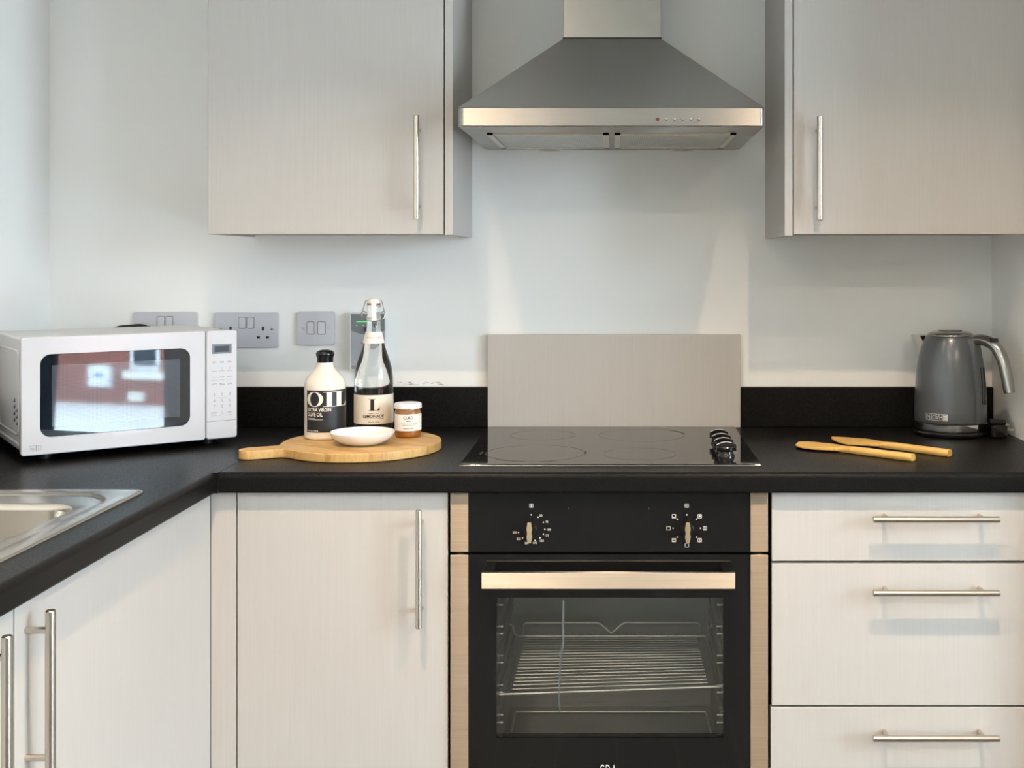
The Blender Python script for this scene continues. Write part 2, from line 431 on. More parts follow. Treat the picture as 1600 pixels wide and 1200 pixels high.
# ------------------------------------------------------------------ worktops and upstands
def edge_profile(r=.011, th=.038, n=6):
    """front edge outline (distance from wall, z) of a rolled worktop 600 deep"""
    o = [(0, WT - th), (0, WT)]
    for k in range(n + 1):
        a = R(90 - 90 * k / n); o.append((.6 - r + r * math.cos(a), WT - r + r * math.sin(a)))
    r2 = .005
    for k in range(n + 1):
        a = R(-90 * k / n); o.append((.6 - r2 + r2 * math.cos(a), WT - th + r2 + r2 * math.sin(a)))
    return o
CX = px(340, .6)                 # inner corner of the L
g = prism(bmesh.new(), [(-d, z) for d, z in edge_profile()], CX + .001, WR - .001, 'x')
t = thing('worktop', 'black laminate worktop along the back wall carrying hob, board and kettle', 'worktop', ((CX + WR) / 2, -.3, WT - .038))
part(t, 'slab', g, 'black_worktop')
part(t, 'joint_strip', box(CX - .0005, CX + .0025, -.6005, -.590, WT - .036, WT - .004), 'black_gloss')
# left run: same section turned round the corner, opened for the sink
SX0, SX1, SY0, SY1 = -1.285, -.803, -1.80, -.772     # sink plate
HX0, HX1, HY0, HY1 = SX0 + .03, SX1 - .03, SY0 + .03, SY1 - .03
LEND = -2.45
g = bmesh.new(); zb = WT - .038
bx(g, WL + .001, CX, -.6, -.001, zb, WT)
bx(g, WL + .001, HX0, LEND, -.6, zb, WT)
bx(g, HX0, HX1, HY1, -.6, zb, WT); bx(g, HX0, HX1, LEND, HY0, zb, WT)
prof = [(WL + d, z) for d, z in edge_profile() if d > .1]
prof = [(HX1, WT)] + prof + [(HX1, zb)]
prism(g, prof, LEND, -.6, 'y')
t = thing('worktop', 'black laminate worktop along the left wall holding microwave and steel sink', 'worktop', (-1.04, -1.2, zb))
part(t, 'slab', g, 'black_worktop')
PX0, PX1 = px(762, .02), px(1157, .02)                # splash panel
UPT = WT + .095
def upstand(x0, x1, y0, y1, label):
    single('worktop_upstand', box(x0, x1, y0, y1, WT, UPT, bev=.003), 'black_worktop', label, 'upstand', 'black upstands')
upstand(WL + .019, PX0 - .001, -.018, -.0005, 'black upstand strip along the back wall left of the splash panel')
upstand(PX1 + .001, WR - .001, -.018, -.0005, 'black upstand strip along the back wall behind the kettle')
upstand(WL + .0005, WL + .018, LEND, -.0195, 'black upstand strip along the left wall behind the microwave')
single('splash_panel', box(PX0, PX1, -.020, -.0005, WT + .0005, pz(523, .02), bev=.001), 'cabinet_laminate', 'pale grey rectangular splash panel standing behind the hob', 'splash panel')

# ------------------------------------------------------------------ bar handles
def handle_bm(p, q, out, r=.006, stand=.032, inset=.028):
    """bar from p to q lying at the face; out = outward direction; two posts"""
    p, q, out = Vector(p), Vector(q), Vector(out)
    ax = (q - p).normalized(); g = bmesh.new(); e = .0012
    a, c = p + out * stand, q + out * stand
    tube(g, [a, a + ax * e, c - ax * e, c], [r - e, r, r, r - e], 16)
    for s in (p + ax * inset, q - ax * inset): rod(g, s, s + out * stand, .0045, 12)
    return g
FD = .580                        # depth of the base door fronts
UD = .322                        # depth of the wall cabinet fronts
OUTF = (0, -1, 0)
def front(parent, name, x0, x1, z0, z1, d, th=.018, mat='cabinet_laminate'):
    return part(parent, name, box(x0, x1, -d, -d + th, z0, z1, bev=.0012), mat)

# ------------------------------------------------------------------ wall cabinets
ZB = pz(366, UD); ZT = ZB + .72
ux0, ux1, ux2 = px(325, UD), px(693.5, UD), px(707.5, UD)
t = thing('wall_cabinet', 'pale grey wall cabinet left of the cooker hood, handle at its right edge', 'wall cabinet', ((ux0 + ux1) / 2, -.16, ZB), 0, 'wall cabinets')
part(t, 'carcass', box(ux0 + .001, ux1 - .0005, -UD + .021, -.0005, ZB + .004, ZT), 'carcass_board')
part(t, 'end_panel', box(ux1 + .002, ux2, -UD, -.0005, ZB - .002, ZT, bev=.0008), 'cabinet_laminate')
part(t, 'end_panel', box(ux0 - .004, ux0 - .0015, -UD + .012, -.0005, ZB, ZT), 'carcass_board')
dr = front(t, 'door', ux0, ux1 - .0005, ZB, ZT, UD)
hx = px(650.5, UD + .032)
part(dr, 'handle', handle_bm((hx, -UD, pz(343, UD + .032)), (hx, -UD, pz(180, UD + .032)), OUTF), 'handle_steel', 'slim brushed steel bar handle')
vx0, vx1 = px(1226, UD), px(1240, UD)
t = thing('wall_cabinet', 'pale grey wall cabinet above the kettle, handle at its left edge', 'wall cabinet', ((vx0 + WR) / 2, -.16, ZB), 0, 'wall cabinets')
part(t, 'end_panel', box(vx0, vx1 - .002, -UD, -.0005, ZB - .004, ZT, bev=.0008), 'cabinet_laminate')
part(t, 'carcass', box(vx1, WR - .002, -UD + .021, -.0005, ZB + .004, ZT), 'carcass_board')
dr = front(t, 'door', vx1 + .0005, WR - .020, ZB, ZT, UD)
part(t, 'filler_strip', box(WR - .018, WR - .001, -UD, -UD + .018, ZB, ZT), 'cabinet_laminate')
hx = px(1281, UD + .032)
part(dr, 'handle', handle_bm((hx, -UD, pz(344.5, UD + .032)), (hx, -UD, pz(181, UD + .032)), OUTF), 'handle_steel', 'slim brushed steel bar handle')

# ------------------------------------------------------------------ base cabinets
BZ0, BZ1 = .155, WT - .040
ox0, ox1 = px(703.5, FD + .004), px(1200, FD + .004)      # oven front
FX = px(329, FD)                                          # plane of the left-run fronts
bx1 = ox0 - .004
t = thing('base_cabinet', 'pale grey base cabinet between the corner and the oven, upright handle', 'base cabinet', ((FX + bx1) / 2, -.3, 0))
c0 = px(370, FD)
part(t, 'carcass', box(FX - .4, bx1, -FD + .021, -.02, BZ0, BZ1), 'dark_gap')
part(t, 'corner_post', box(FX + .0005, c0 - .0015, -FD, -FD + .018, BZ0, BZ1, bev=.0008), 'cabinet_laminate')
dr = front(t, 'door', c0 + .001, bx1 - .001, BZ0, BZ1, FD)
hx = px(654, FD + .032)
part(dr, 'handle', handle_bm((hx, -FD, pz(982, FD + .032)), (hx, -FD, pz(797, FD + .032)), OUTF), 'handle_steel', 'slim brushed steel bar handle')
part(t, 'plinth', box(FX, bx1, -FD + .05, -FD + .066, 0, BZ0), 'cabinet_laminate')

dx0 = px(1206, FD)
t = thing('drawer_unit', 'pale grey base unit of three drawers right of the oven', 'drawers', ((dx0 + WR) / 2, -.3, 0))
part(t, 'carcass', box(dx0 + .002, WR - .002, -FD + .021, -.02, BZ0, BZ1), 'dark_gap')
zs = [BZ1, pz(876.5, FD), pz(880.5, FD), pz(1102, FD), pz(1105.5, FD), BZ0]
for k, (hy, lab) in enumerate(((812, 'top'), (927, 'middle'), (1154, 'bottom'))):
    dr = part(t, 'drawer_front', box(dx0 - (.002 if k == 2 else 0), WR - .003, -FD, -FD + .018, zs[2 * k + 1], zs[2 * k], bev=.0012), 'cabinet_laminate')
    hz = pz(hy, FD + .032)
    part(dr, 'handle', handle_bm((px(1364, FD + .032), -FD, hz), (px(1562, FD + .032), -FD, hz), OUTF), 'handle_steel', 'slim brushed steel bar handle')
part(t, 'plinth', box(dx0, WR - .002, -FD + .05, -FD + .066, 0, BZ0), 'cabinet_laminate')

# left run under the sink
t = thing('base_cabinet', 'bright pale grey double-door cabinet under the sink worktop', 'base cabinet', (WL + .3, -1.3, 0))
part(t, 'carcass', box(WL + .02, FX - .021, -2.40, -FD - .02, BZ0, .66), 'dark_gap')
part(t, 'back_rail', box(FX - .036, FX - .021, -2.40, -FD - .02, .66, BZ1), 'dark_gap')
gapd = 1.287
OUTL = (1, 0, 0)
d1 = part(t, 'door', box(FX - .018, FX, -gapd + .0015, -FD - .0005, BZ0, BZ1, bev=.0012), 'cabinet_laminate')
d2 = part(t, 'door', box(FX - .018, FX, -1.99, -gapd - .0015, BZ0, BZ1, bev=.0012), 'cabinet_laminate')
part(t, 'door', box(FX - .018, FX, -2.40, -1.993, BZ0, BZ1, bev=.0012), 'cabinet_laminate')
def side_handle(dr, cx_px, top_px):
    X = FX + .032; D = X * F / (cx_px - VX); y = -(CAMD - D)
    zt = CAMZ - (top_px - VY) * D / F
    part(dr, 'handle', handle_bm((FX, y, zt - .216), (FX, y, zt), OUTL, r=.0065, inset=.026), 'handle_steel', 'slim brushed steel bar handle')
side_handle(d1, 79, 953); side_handle(d2, 11, 993)
part(t, 'plinth', box(FX - .07, FX - .054, -2.40, -FD, 0, BZ0), 'cabinet_laminate')

# ------------------------------------------------------------------ sink
t = thing('kitchen_sink', 'inset stainless steel sink with rounded bowls in the left worktop', 'sink', ((SX0 + SX1) / 2, (SY0 + SY1) / 2, WT))
g = bmesh.new(); ZS = WT + .004
bowls = [(-1.22, -.858, -1.135, -.872, .06, .13), (-1.22, -.858, -1.60, -1.185, .07, .17)]
def loop(g, o, z): return [g.verts.new((u, v, z)) for u, v in o]
def bridge(g, a, c):
    for i in range(len(a)): g.faces.new((a[i], a[(i + 1) % len(a)], c[(i + 1) % len(c)], c[i]))
def lp_edges(g, l): return [g.edges.new((l[i], l[(i + 1) % len(l)])) for i in range(len(l))]
out0 = loop(g, rrect(SX0, SX1, SY0, SY1, .012), WT + .0002); out1 = loop(g, rrect(SX0 + .001, SX1 - .001, SY0 + .001, SY1 - .001, .012), ZS - .0012)
out2 = loop(g, rrect(SX0 + .004, SX1 - .004, SY0 + .004, SY1 - .004, .011), ZS)
bridge(g, out0, out1); bridge(g, out1, out2)
def inner(u0, u1, v0, v1, r, steps):
    prev = None; first = None
    for ins, z in steps:
        l = loop(g, rrect(u0 + ins, u1 - ins, v0 + ins, v1 - ins, max(r - ins, .008), 8), z)
        if prev: bridge(g, prev, l)
        else: first = l
        prev = l
    return first, prev
# a shared shallow recess round both bowls, then the bowls themselves
rec0, rec1 = inner(-1.255, -.828, -1.635, -.800, .085, [(0, ZS), (.004, ZS - .003), (.014, ZS - .0035)])
holes = []
for (u0, u1, v0, v1, r, dep) in bowls:
    f, l = inner(u0, u1, v0, v1, r, [(0, ZS - .0035), (.004, ZS - .006), (.007, ZS - .014), (.018, ZS - dep + .03), (.028, ZS - dep + .008), (.05, ZS - dep)])
    g.faces.new(l); holes.append(f)
def edges_of(l):
    return [e for i in range(len(l)) for e in [g.edges.get((l[i], l[(i + 1) % len(l)])) or g.edges.new((l[i], l[(i + 1) % len(l)]))]]
bmesh.ops.triangle_fill(g, use_beauty=True, edges=edges_of(out2) + edges_of(rec0))
bmesh.ops.triangle_fill(g, use_beauty=True, edges=edges_of(rec1) + edges_of(holes[0]) + edges_of(holes[1]))
part(t, 'basin', g, 'sink_steel', ang=50)
for (u0, u1, v0, v1, r, dep) in bowls:
    cx, cy = (u0 + u1) / 2, (v0 + v1) / 2; zz = ZS - dep
    part(t, 'drain', lathe(bmesh.new(), [(0, zz + .001), (.026, zz + .001), (.030, zz + .003), (.038, zz + .003), (.041, zz + .0005)], cx, cy, 32), 'chrome')

# ------------------------------------------------------------------ cooker hood
HD = .48
hx0, hx1 = px(715, HD), px(1195.5, HD); hz0, hz1 = pz(198, HD), pz(168, HD)
DD = .27
cx0, cx1 = px(880, DD), px(1033, DD); cz = pz(60, DD)
hc = (hx0 + hx1) / 2
t = thing('cooker_hood', 'brushed steel pyramid cooker hood over the hob', 'cooker hood', (hc, -.24, hz0))
part(t, 'chimney', box(cx0 + .001, cx1 - .001, -DD + .001, -.0005, cz + .002, CEIL - .0005, bev=.0008), 'chimney_steel')
g = bmesh.new()
lo = [g.verts.new(p) for p in ((hx0, -HD, hz1), (hx1, -HD, hz1), (hx1, -.0005, hz1), (hx0, -.0005, hz1))]
hi = [g.verts.new(p) for p in ((cx0, -DD, cz), (cx1, -DD, cz), (cx1, -.0005, cz), (cx0, -.0005, cz))]
for i in range(4): g.faces.new((lo[i], lo[(i + 1) % 4], hi[(i + 1) % 4], hi[i]))
g.faces.new(hi); g.faces.new(lo[::-1])
bmesh.ops.bevel(g, geom=[e for e in g.edges if abs(e.verts[0].co.z - e.verts[1].co.z) > .05], offset=.003, segments=2, affect='EDGES')
part(t, 'canopy', g, 'brushed_steel_upright')
part(t, 'collar_gap', box(cx0 - .001, cx1 + .001, -DD - .0005, -.001, cz, cz + .0025), 'dark_gap')
g = bmesh.new(); th = .0012   # hollow rim: four lips and a recessed base plate
prism(g, rrect(hx0, hx1, -HD, -.0005, .012, 5), hz0 + .0015, hz1 - .0005, 'z', bev=.0008, seg=1)
lip = part(t, 'front_lip', g, 'brushed_steel')
BZ = hz0 + .0015
# underside: base plate a little lower than the lip body, two filters with frames
mx_ = (hx0 + hx1) / 2
part(t, 'base_plate', box(hx0 + .010, hx1 - .010, -HD + .010, -.004, hz0, hz0 + .0015), 'brushed_steel')
for k, (a, c) in enumerate(((hx0 + .045, mx_ - .006), (mx_ + .006, hx1 - .045))):
    g = bmesh.new(); y0, y1 = -HD + .11, -.075; fw = .012; z0, z1 = hz0 - .004, hz0
    bx(g, a, c, y0, y0 + fw * .6, z0, z1); bx(g, a, c, y1 - fw, y1, z0, z1); bx(g, a, a + fw, y0, y1, z0, z1); bx(g, c - fw, c, y0, y1, z0, z1)
    ff = part(t, 'grease_filter', g, 'handle_steel')
    part(ff, 'filter_mesh', box(a + fw, c - fw, y0 + fw * .6, y1 - fw, hz0 - .0020, hz0 - .0005), 'filter_mesh')
    part(ff, 'filter_handle', box((a + c) / 2 - .05, (a + c) / 2 + .05, y0 + .002, y0 + .016, z0 - .0015, z0 + .0005), 'handle_steel')
for lx in (px(857, .06), px(1068, .06)):
    part(t, 'lamp', lathe(bmesh.new(), [(0, hz0 - .0015), (.024, hz0 - .0015), (.027, hz0 - .004), (.031, hz0 - .003), (.032, hz0)], lx, -.042, 28), 'handle_steel')
for k, bxp in enumerate((1027.5, 1041, 1053.5, 1066.5, 1079.5, 1092)):
    X = px(bxp, HD); Z = pz(186.5, HD); g = bmesh.new()
    if k == 0:
        tube(g, [(X, -HD, Z), (X, -HD - .0015, Z)], .0036, 16)
        part(t, 'indicator', g, 'red_lens', 'small round red indicator')
    else:
        tube(g, [(X, -HD, Z), (X, -HD - .006, Z), (X, -HD - .0085, Z), (X, -HD - .010, Z)], [.0038, .0038, .0032, .0016], 16)
        part(t, 'push_button', g, 'chrome')

# ------------------------------------------------------------------ oven
OD = FD + .004
oz1 = BZ1 - .001; oz0 = oz1 - .590
gz0, gz1 = pz(862.5, OD), pz(866.5, OD)      # joint between panel and door
t = thing('built_in_oven', 'built-in black glass oven with steel side trims under the hob', 'oven', ((ox0 + ox1) / 2, -.3, 0))
s0, s1 = px(732.5, OD), px(1172, OD)
pt = pz(769, OD)
# body: open-fronted cavity
wx0, wx1, wz0, wz1 = px(775.5, OD), px(1130, OD), pz(1153, OD), pz(934, OD)
g = bmesh.new()
ca0, ca1, cb0, cb1, cyb = wx0 - .012, wx1 + .012, .300, wz1 + .03, -.14
bx(g, ca0 - .02, ca0, -OD + .03, cyb, cb0, cb1); bx(g, ca1, ca1 + .02, -OD + .03, cyb, cb0, cb1)
bx(g, ca0 - .02, ca1 + .02, -OD + .03, cyb, cb0 - .02, cb0); bx(g, ca0 - .02, ca1 + .02, -OD + .03, cyb, cb1, cb1 + .02)
bx(g, ca0 - .02, ca1 + .02, cyb, cyb + .02, cb0 - .02, cb1 + .02)
part(t, 'cavity', g, 'enamel_cavity')
part(t, 'plinth', box(ox0, ox1, -FD + .05, -FD + .066, 0, BZ0), 'cabinet_laminate')
part(t, 'lower_front', box(ox0, ox1, -FD, -FD + .018, BZ0, oz0 - .004, bev=.001), 'cabinet_laminate')
part(t, 'chassis', box(ox0 + .01, ox1 - .01, -OD + .022, -OD + .029, cb1 + .02, oz1), 'dark_gap')
cp = part(t, 'control_panel', box(s0, s1, -OD, -OD + .02, gz0, pt, bev=.0006), 'black_glass')
for a, c in ((ox0, s0 - .0003), (s1 + .0003, ox1)):
    part(cp, 'side_trim', box(a, c, -OD - .002, -OD + .02, gz0, pt, bev=.0015), 'oven_steel', 'brushed champagne steel trim')
# door: glass frame round the window, window sheet, trims, handle
g = bmesh.new(); y0, y1 = -OD, -OD + .022
bx(g, s0, wx0, y0, y1, oz0, gz1); bx(g, wx1, s1, y0, y1, oz0, gz1); bx(g, wx0, wx1, y0, y1, wz1, gz1); bx(g, wx0, wx1, y0, y1, oz0, wz0)
dr = part(t, 'door', g, 'black_glass')
part(dr, 'window_pane', box(wx0, wx1, -OD + .001, -OD + .004, wz0, wz1), 'oven_pane')
for a, c in ((ox0, s0 - .0003), (s1 + .0003, ox1)):
    part(dr, 'side_trim', box(a, c, -OD - .002, -OD + .022, oz0, gz1, bev=.0015), 'oven_steel', 'brushed champagne steel trim')
hd = OD + .045
ha, hb = px(752, hd), px(1149, hd); hzt, hzb = pz(895, hd), pz(920.5, hd)
part(dr, 'handle', box(ha, hb, -hd, -hd + .010, hzb, hzt, bev=.0012), 'bar_steel', 'flat brushed steel bar')
for a, c in ((ha + .001, ha + .020), (hb - .020, hb - .001)):
    part(dr, 'handle_bracket', prism(bmesh.new(), [(-hd + .010, hzt - .001), (-hd + .010, hzb + .006), (-OD, hzb + .012), (-OD, hzt - .001)], a, c, 'x', bev=.001, seg=1), 'black_gloss')
# a pale streak on the inner side of the window
stk = [(880.5, 938), (880, 975), (880, 1000), (876, 1030), (874.5, 1060), (873.5, 1090), (875, 1112)]
g = bmesh.new(); pts = [(px(a, OD - .006), -OD + .0052, pz(c, OD - .006)) for a, c in stk]
tube(g, smooth_path(pts, 5), [.0023] * 21 + [.0016] * 10, 6)
part(dr, 'pale_streak', g, 'streak')
# brand letters low on the door, only their tops in view
pol = fit_text('CDA', px(937, OD), px(963, OD), pz(1217, OD), pz(1194.5, OD), bold=-.012, spacing=1.15)
part(dr, 'lettering', flat(pol, lambda u, v: (u, -OD - .0004, v)), 'light_print')
# dials
def dial(cxp, kind):
    X, Z = px(cxp, OD), pz(828, OD); y = -OD
    g = bmesh.new(); tube(g, [(X, y, Z), (X, y - .003, Z), (X, y - .006, Z)], [.0135, .0135, .0115], 28)
    kn = part(cp, 'dial', g, 'black_gloss')
    gw = .0056; L0, L1 = Z - .020, Z + .020
    ol = [(X - gw * .6, L0), (X + gw * .6, L0), (X + gw, L0 + .012), (X + gw * .75, L0 + .019), (X + gw, L0 + .027), (X + gw * .6, L1), (X - gw * .6, L1), (X - gw, L0 + .027), (X - gw * .75, L0 + .019), (X - gw, L0 + .012)]
    # third level ends here: grip and its steel face are both pieces of the control panel
    part(cp, 'dial_grip', prism(bmesh.new(), ol, y - .024, y - .005, 'y', bev=.0008, seg=1), 'black_gloss')
    part(cp, 'dial_face', prism(bmesh.new(), [(X + (u - X) * .92, Z + (v - Z) * .95) for u, v in ol], y - .0252, y - .0238, 'y', bev=.0004, seg=1), 'brass_knob', 'champagne metal face of the dial grip')
dial(828.5, 't'); dial(1073.5, 'm')
fn = lambda u, v: (px(u, OD), -OD - .0004, pz(v, OD))
ps = []
def dot(u, v, r=1.1): ps.append(([(u + r * math.cos(2 * math.pi * k / 10), v + r * math.sin(2 * math.pi * k / 10)) for k in range(10)], [tuple(range(10))]))
def frame(u, v, hw, hh, w=.8):
    ps.extend([quad(u - hw, u + hw, v - hh, v - hh + w), quad(u - hw, u + hw, v + hh - w, v + hh), quad(u - hw, u - hw + w, v - hh, v + hh), quad(u + hw - w, u + hw, v - hh, v + hh)])
def num(s, u, v, w): ps.append(fit_text(s, u - w / 2, u + w / 2, v + 1.7, v - 1.7, bold=.01))
for u, v in ((830, 804.3), (840.7, 808), (849, 816), (851.3, 827), (849, 834.5), (843.7, 840.5), (836, 844.5), (810, 832), (816.6, 840.5)): dot(u, v)
for s, u, v, w in (('50', 845.2, 805.3, 4.5), ('75', 854.5, 815.3, 4), ('100', 857.7, 827.4, 6), ('125', 854.5, 836.5, 6), ('150', 846.8, 845, 6), ('175', 836, 848.3, 6), ('200', 823, 848.5, 6), ('225', 810.5, 842, 6.5), ('250', 804.3, 831.8, 6.5)): num(s, u, v, w)
frame(830.2, 790, 3.1, 3.1); ps.append(quad(829.3, 831.1, 787.5, 792.5))
part(cp, 'temperature_markings', flat(join_polys(*ps), fn), 'light_print'); ps.clear()
for u, v in ((1073.2, 804.3), (1058, 811.2), (1088.2, 811.2), (1051.6, 825.3), (1094.5, 825.3), (1058, 839.3), (1088.2, 839.3)): dot(u, v)
for u, v in ((1073, 790), (1053, 806.5), (1093.3, 806.5), (1044.5, 825.3), (1101.6, 825.3), (1053, 844), (1093.3, 844), (1073.3, 852)): frame(u, v, 3.2, 3.1)
for u, v in ((1093.3, 844), (1101.6, 825.3), (1073, 790)):
    ps.append(([(u - 2, v - 2), (u - 1.2, v - 2), (u + 2, v + 2), (u + 1.2, v + 2)], [(0, 1, 2, 3)])); ps.append(([(u + 2, v - 2), (u + 1.2, v - 2), (u - 2, v + 2), (u - 1.2, v + 2)], [(0, 1, 2, 3)]))
dot(1093.3, 806.5, 1.6); ps.append(quad(1051, 1055, 807.5, 808.5)); ps.append(quad(1051, 1055, 842.6, 843.4)); dot(1053, 845.5, .9); ps.append(quad(1042, 1047, 822.6, 823.4))
part(cp, 'function_markings', flat(join_polys(*ps), fn), 'light_print')
for u in (888.5, 1014): 
    X, Z = px(u, OD), pz(794.5, OD)
    part(cp, 'pilot_light', tube(bmesh.new(), [(X, -OD + .0005, Z), (X, -OD - .0006, Z)], .0014, 12), 'pilot_lens')

# oven inside: side runners and two wire shelves
cavd0, cavd1 = OD - .045, .17
for k, yy in enumerate((944, 977.5, 989, 1023, 1034, 1069, 1080, 1115.5, 1127)):
    for s in (0, 1):
        X = (ca0 + .008) if s == 0 else (ca1 - .008); Z = pz(yy, OD - .05)
        g = bmesh.new(); rod(g, (X, -cavd0, Z), (X, -cavd1, Z), .0022, 8)
        rod(g, (X, -cavd0, Z), (X + (.012 if s == 0 else -.012), -cavd0, Z), .0022, 8)
        part(t, 'shelf_runner', g, 'wire_steel')
def wire_shelf(z, tilt, bars, guard, name):
    g = bmesh.new(); a, c = ca0 + .014, ca1 - .014; y0, y1 = -cavd0 - .002, -.20
    def zz(y, x): return z + tilt * (x - a) * max(0, (y1 - y) / (y1 - y0))
    P = lambda x, y, dz=0: (x, y, zz(y, x) + dz)
    rod(g, P(a, y0), P(c, y0), .0028, 8); rod(g, P(a, y1), P(c, y1), .0028, 8)
    rod(g, P(a, y0), P(a, y1), .0028, 8); rod(g, P(c, y0), P(c, y1), .0028, 8)
    o = part(t, 'wire_shelf', g, 'wire_steel')
    for k in range(bars):
        f = (k + 1) / (bars + 1); f = f ** .9
        y = y0 + (y1 - y0) * f
        g = bmesh.new(); rod(g, P(a + .022, y), P(c - .022, y), .0013, 6); part(o, 'shelf_wire', g, 'wire_steel')
    if guard:
        D = .20
        pts = [(818, 994), (818, 976), (822, 973), (933, 973), (938, 975), (955, 990), (972, 975), (977, 973), (1089, 973), (1093, 976), (1093, 994)]
        g = bmesh.new(); tube(g, [(px(u, D), y1, pz(v, D)) for u, v in pts], .0022, 8); part(o, 'shelf_guard', g, 'wire_steel')
        for q in (((787, 975), (797, 975), (801, 978), (804, 990), (808, 994), (822, 994)), ((1120, 974), (1114, 974), (1111, 977), (1109, 990), (1105, 994), (1092, 994))):
            g = bmesh.new(); tube(g, [(px(u, D), y1, pz(v, D)) for u, v in q], .0022, 8); part(o, 'shelf_guard', g, 'wire_steel')
        for k in range(22):
            x = a + .04 + (c - a - .08) * k / 21
            g = bmesh.new(); rod(g, P(x, y1), P(x, y1, .006), .0012, 6); part(o, 'shelf_peg', g, 'wire_steel')
wire_shelf(pz(994, .20), .035, 18, True, 'upper')
wire_shelf(.312, .05, 0, False, 'lower')

# ------------------------------------------------------------------ hob
hz = WT + .0045
Hx0, Hx1 = -.3015, .2765; Hy0, Hy1 = -.536, -.032
t = thing('ceramic_hob', 'black ceramic glass hob with four control knobs set on the worktop', 'hob', ((Hx0 + Hx1) / 2, (Hy0 + Hy1) / 2, WT))
part(t, 'glass_plate', prism(bmesh.new(), rrect(Hx0, Hx1, Hy0, Hy1, .004, 4), WT + .0002, hz, 'z', bev=.0025, seg=3), 'hob_glass')
part(t, 'front_trim', box(Hx0 + .001, Hx1 - .001, Hy0 - .0022, Hy0 - .0002, WT + .0002, WT + .0028, bev=.0008), 'hob_edge')
def ring(cx, cy, r, w, a0=0, a1=360):
    n = 64; vs = []; fs = []
    for i in range(n + 1):
        a = R(a0 + (a1 - a0) * i / n); vs += [(cx + r * math.cos(a), cy + r * math.sin(a)), (cx + (r - w) * math.cos(a), cy + (r - w) * math.sin(a))]
    for i in range(n): fs.append((2 * i, 2 * i + 2, 2 * i + 3, 2 * i + 1))
    return vs, fs
for cx, cy, r in ((-.165, -.405, .10), (.045, -.415, .073), (-.165, -.165, .073), (.055, -.165, .095)):
    part(t, 'cooking_zone', flat(ring(cx, cy, r, .0013), lambda u, v: (u, v, hz + .0002)), 'zone_print')
for cx, cy, r, a0, a1 in ((-.165, -.405, .104, -8, 12), (-.165, -.405, .103, 225, 262), (-.165, -.405, .104, 280, 296), (-.17, -.41, .106, 170, 186), (.055, -.165, .1, 12, 48)):
    part(t, 'worn_mark', flat(ring(cx, cy, r, .0035, a0, a1), lambda u, v: (u, v, hz + .0003)), 'zone_smear')
for k in range(4):
    x, y = .2165, -(.281 + .0567 * k)
    g = bmesh.new(); lathe(g, [(0, hz), (.0165, hz), (.0165, hz + .003), (.0135, hz + .008), (.0135, hz + .012), (.019, hz + .015), (.0195, hz + .020), (.0185, hz + .0215), (0, hz + .0225)], x, y, 36)
    kn = part(t, 'control_knob', g, 'black_gloss')
    g = prism(bmesh.new(), [(x - .0195, hz + .012), (x + .0195, hz + .012), (x + .0195, hz + .024), (x + .010, hz + .0285), (x, hz + .030), (x - .010, hz + .0285), (x - .0195, hz + .024)], y - .0055, y + .0055, 'y', bev=.001, seg=2)
    part(kn, 'grip', g, 'black_gloss')
    g = bmesh.new(); tube(g, [(x - .0195, y - .0045, hz + .0242), (x - .010, y - .0045, hz + .0288), (x, y - .0045, hz + .0303), (x + .010, y - .0045, hz + .0288)], .0006, 6); part(kn, 'grip_highlight', g, 'light_print')  # pale line painted along the grip's top edge as its highlight

# ------------------------------------------------------------------ wall plates
def plate(name, label, cat, x0, x1, y0, y1, group=None):
    X0, X1, Z0, Z1 = px(x0, .01), px(x1, .01), pz(y1, .01), pz(y0, .01)
    t = thing(name, label, cat, ((X0 + X1) / 2, 0, Z0), 0, group)
    part(t, 'face_plate', prism(bmesh.new(), rrect(X0, X1, Z0, Z1, .005, 4), -.0085, -.0003, 'y', bev=.0015), 'socket_plate')
    return t
yf = -.0088
def rocker(t, u0, u1, v0, v1):
    X0, X1, Z0, Z1 = px(u0, .01), px(u1, .01), pz(v1, .01), pz(v0, .01)
    part(t, 'rocker_surround', prism(bmesh.new(), rrect(X0, X1, Z0, Z1, .0025, 3), yf - .0002, yf + .001, 'y'), 'dark_line')
    part(t, 'rocker', prism(bmesh.new(), rrect(X0 + .0009, X1 - .0009, Z0 + .0009, Z1 - .0009, .002, 3), yf - .0022, yf, 'y', bev=.0006, seg=1), 'socket_rocker')
def screw(t, u, v):
    X, Z = px(u, .01), pz(v, .01)
    part(t, 'screw', tube(bmesh.new(), [(X, yf + .001, Z), (X, yf - .0008, Z)], .0032, 14), 'handle_steel')
    part(t, 'screw_slot', box(X - .0026, X + .0026, yf - .0011, yf - .0007, Z - .0005, Z + .0005), 'dark_line')
def slot(t, u0, u1, v0, v1):
    part(t, 'socket_slot', box(px(u0, .01), px(u1, .01), yf - .0003, yf + .001, pz(v1, .01), pz(v0, .01)), 'dark_gap')
def double_socket(label, x0, y0):
    t = plate('wall_socket', label, 'socket', x0, x0 + 99, y0, y0 + 55, 'double sockets on the back wall')
    for u in (37.5, 50.5): rocker(t, x0 + u, x0 + u + 11.5, y0 + 7, y0 + 25)
    for u in (25, 75.5):
        slot(t, x0 + u - 1.7, x0 + u + 1.7, y0 + 22, y0 + 28)
        slot(t, x0 + u - 9.6, x0 + u - 4.8, y0 + 37, y0 + 40.5); slot(t, x0 + u + 4.8, x0 + u + 9.6, y0 + 37, y0 + 40.5)
    screw(t, x0 + 10, y0 + 26); screw(t, x0 + 89.5, y0 + 26)
double_socket('grey double socket half hidden behind the microwave', 208, 487)
double_socket('grey double socket just right of the microwave', 335, 488.5)
t = plate('fused_switch', 'square grey fused switch plate above the oil bottle', 'switch', 464, 522, 486.5, 539.5)
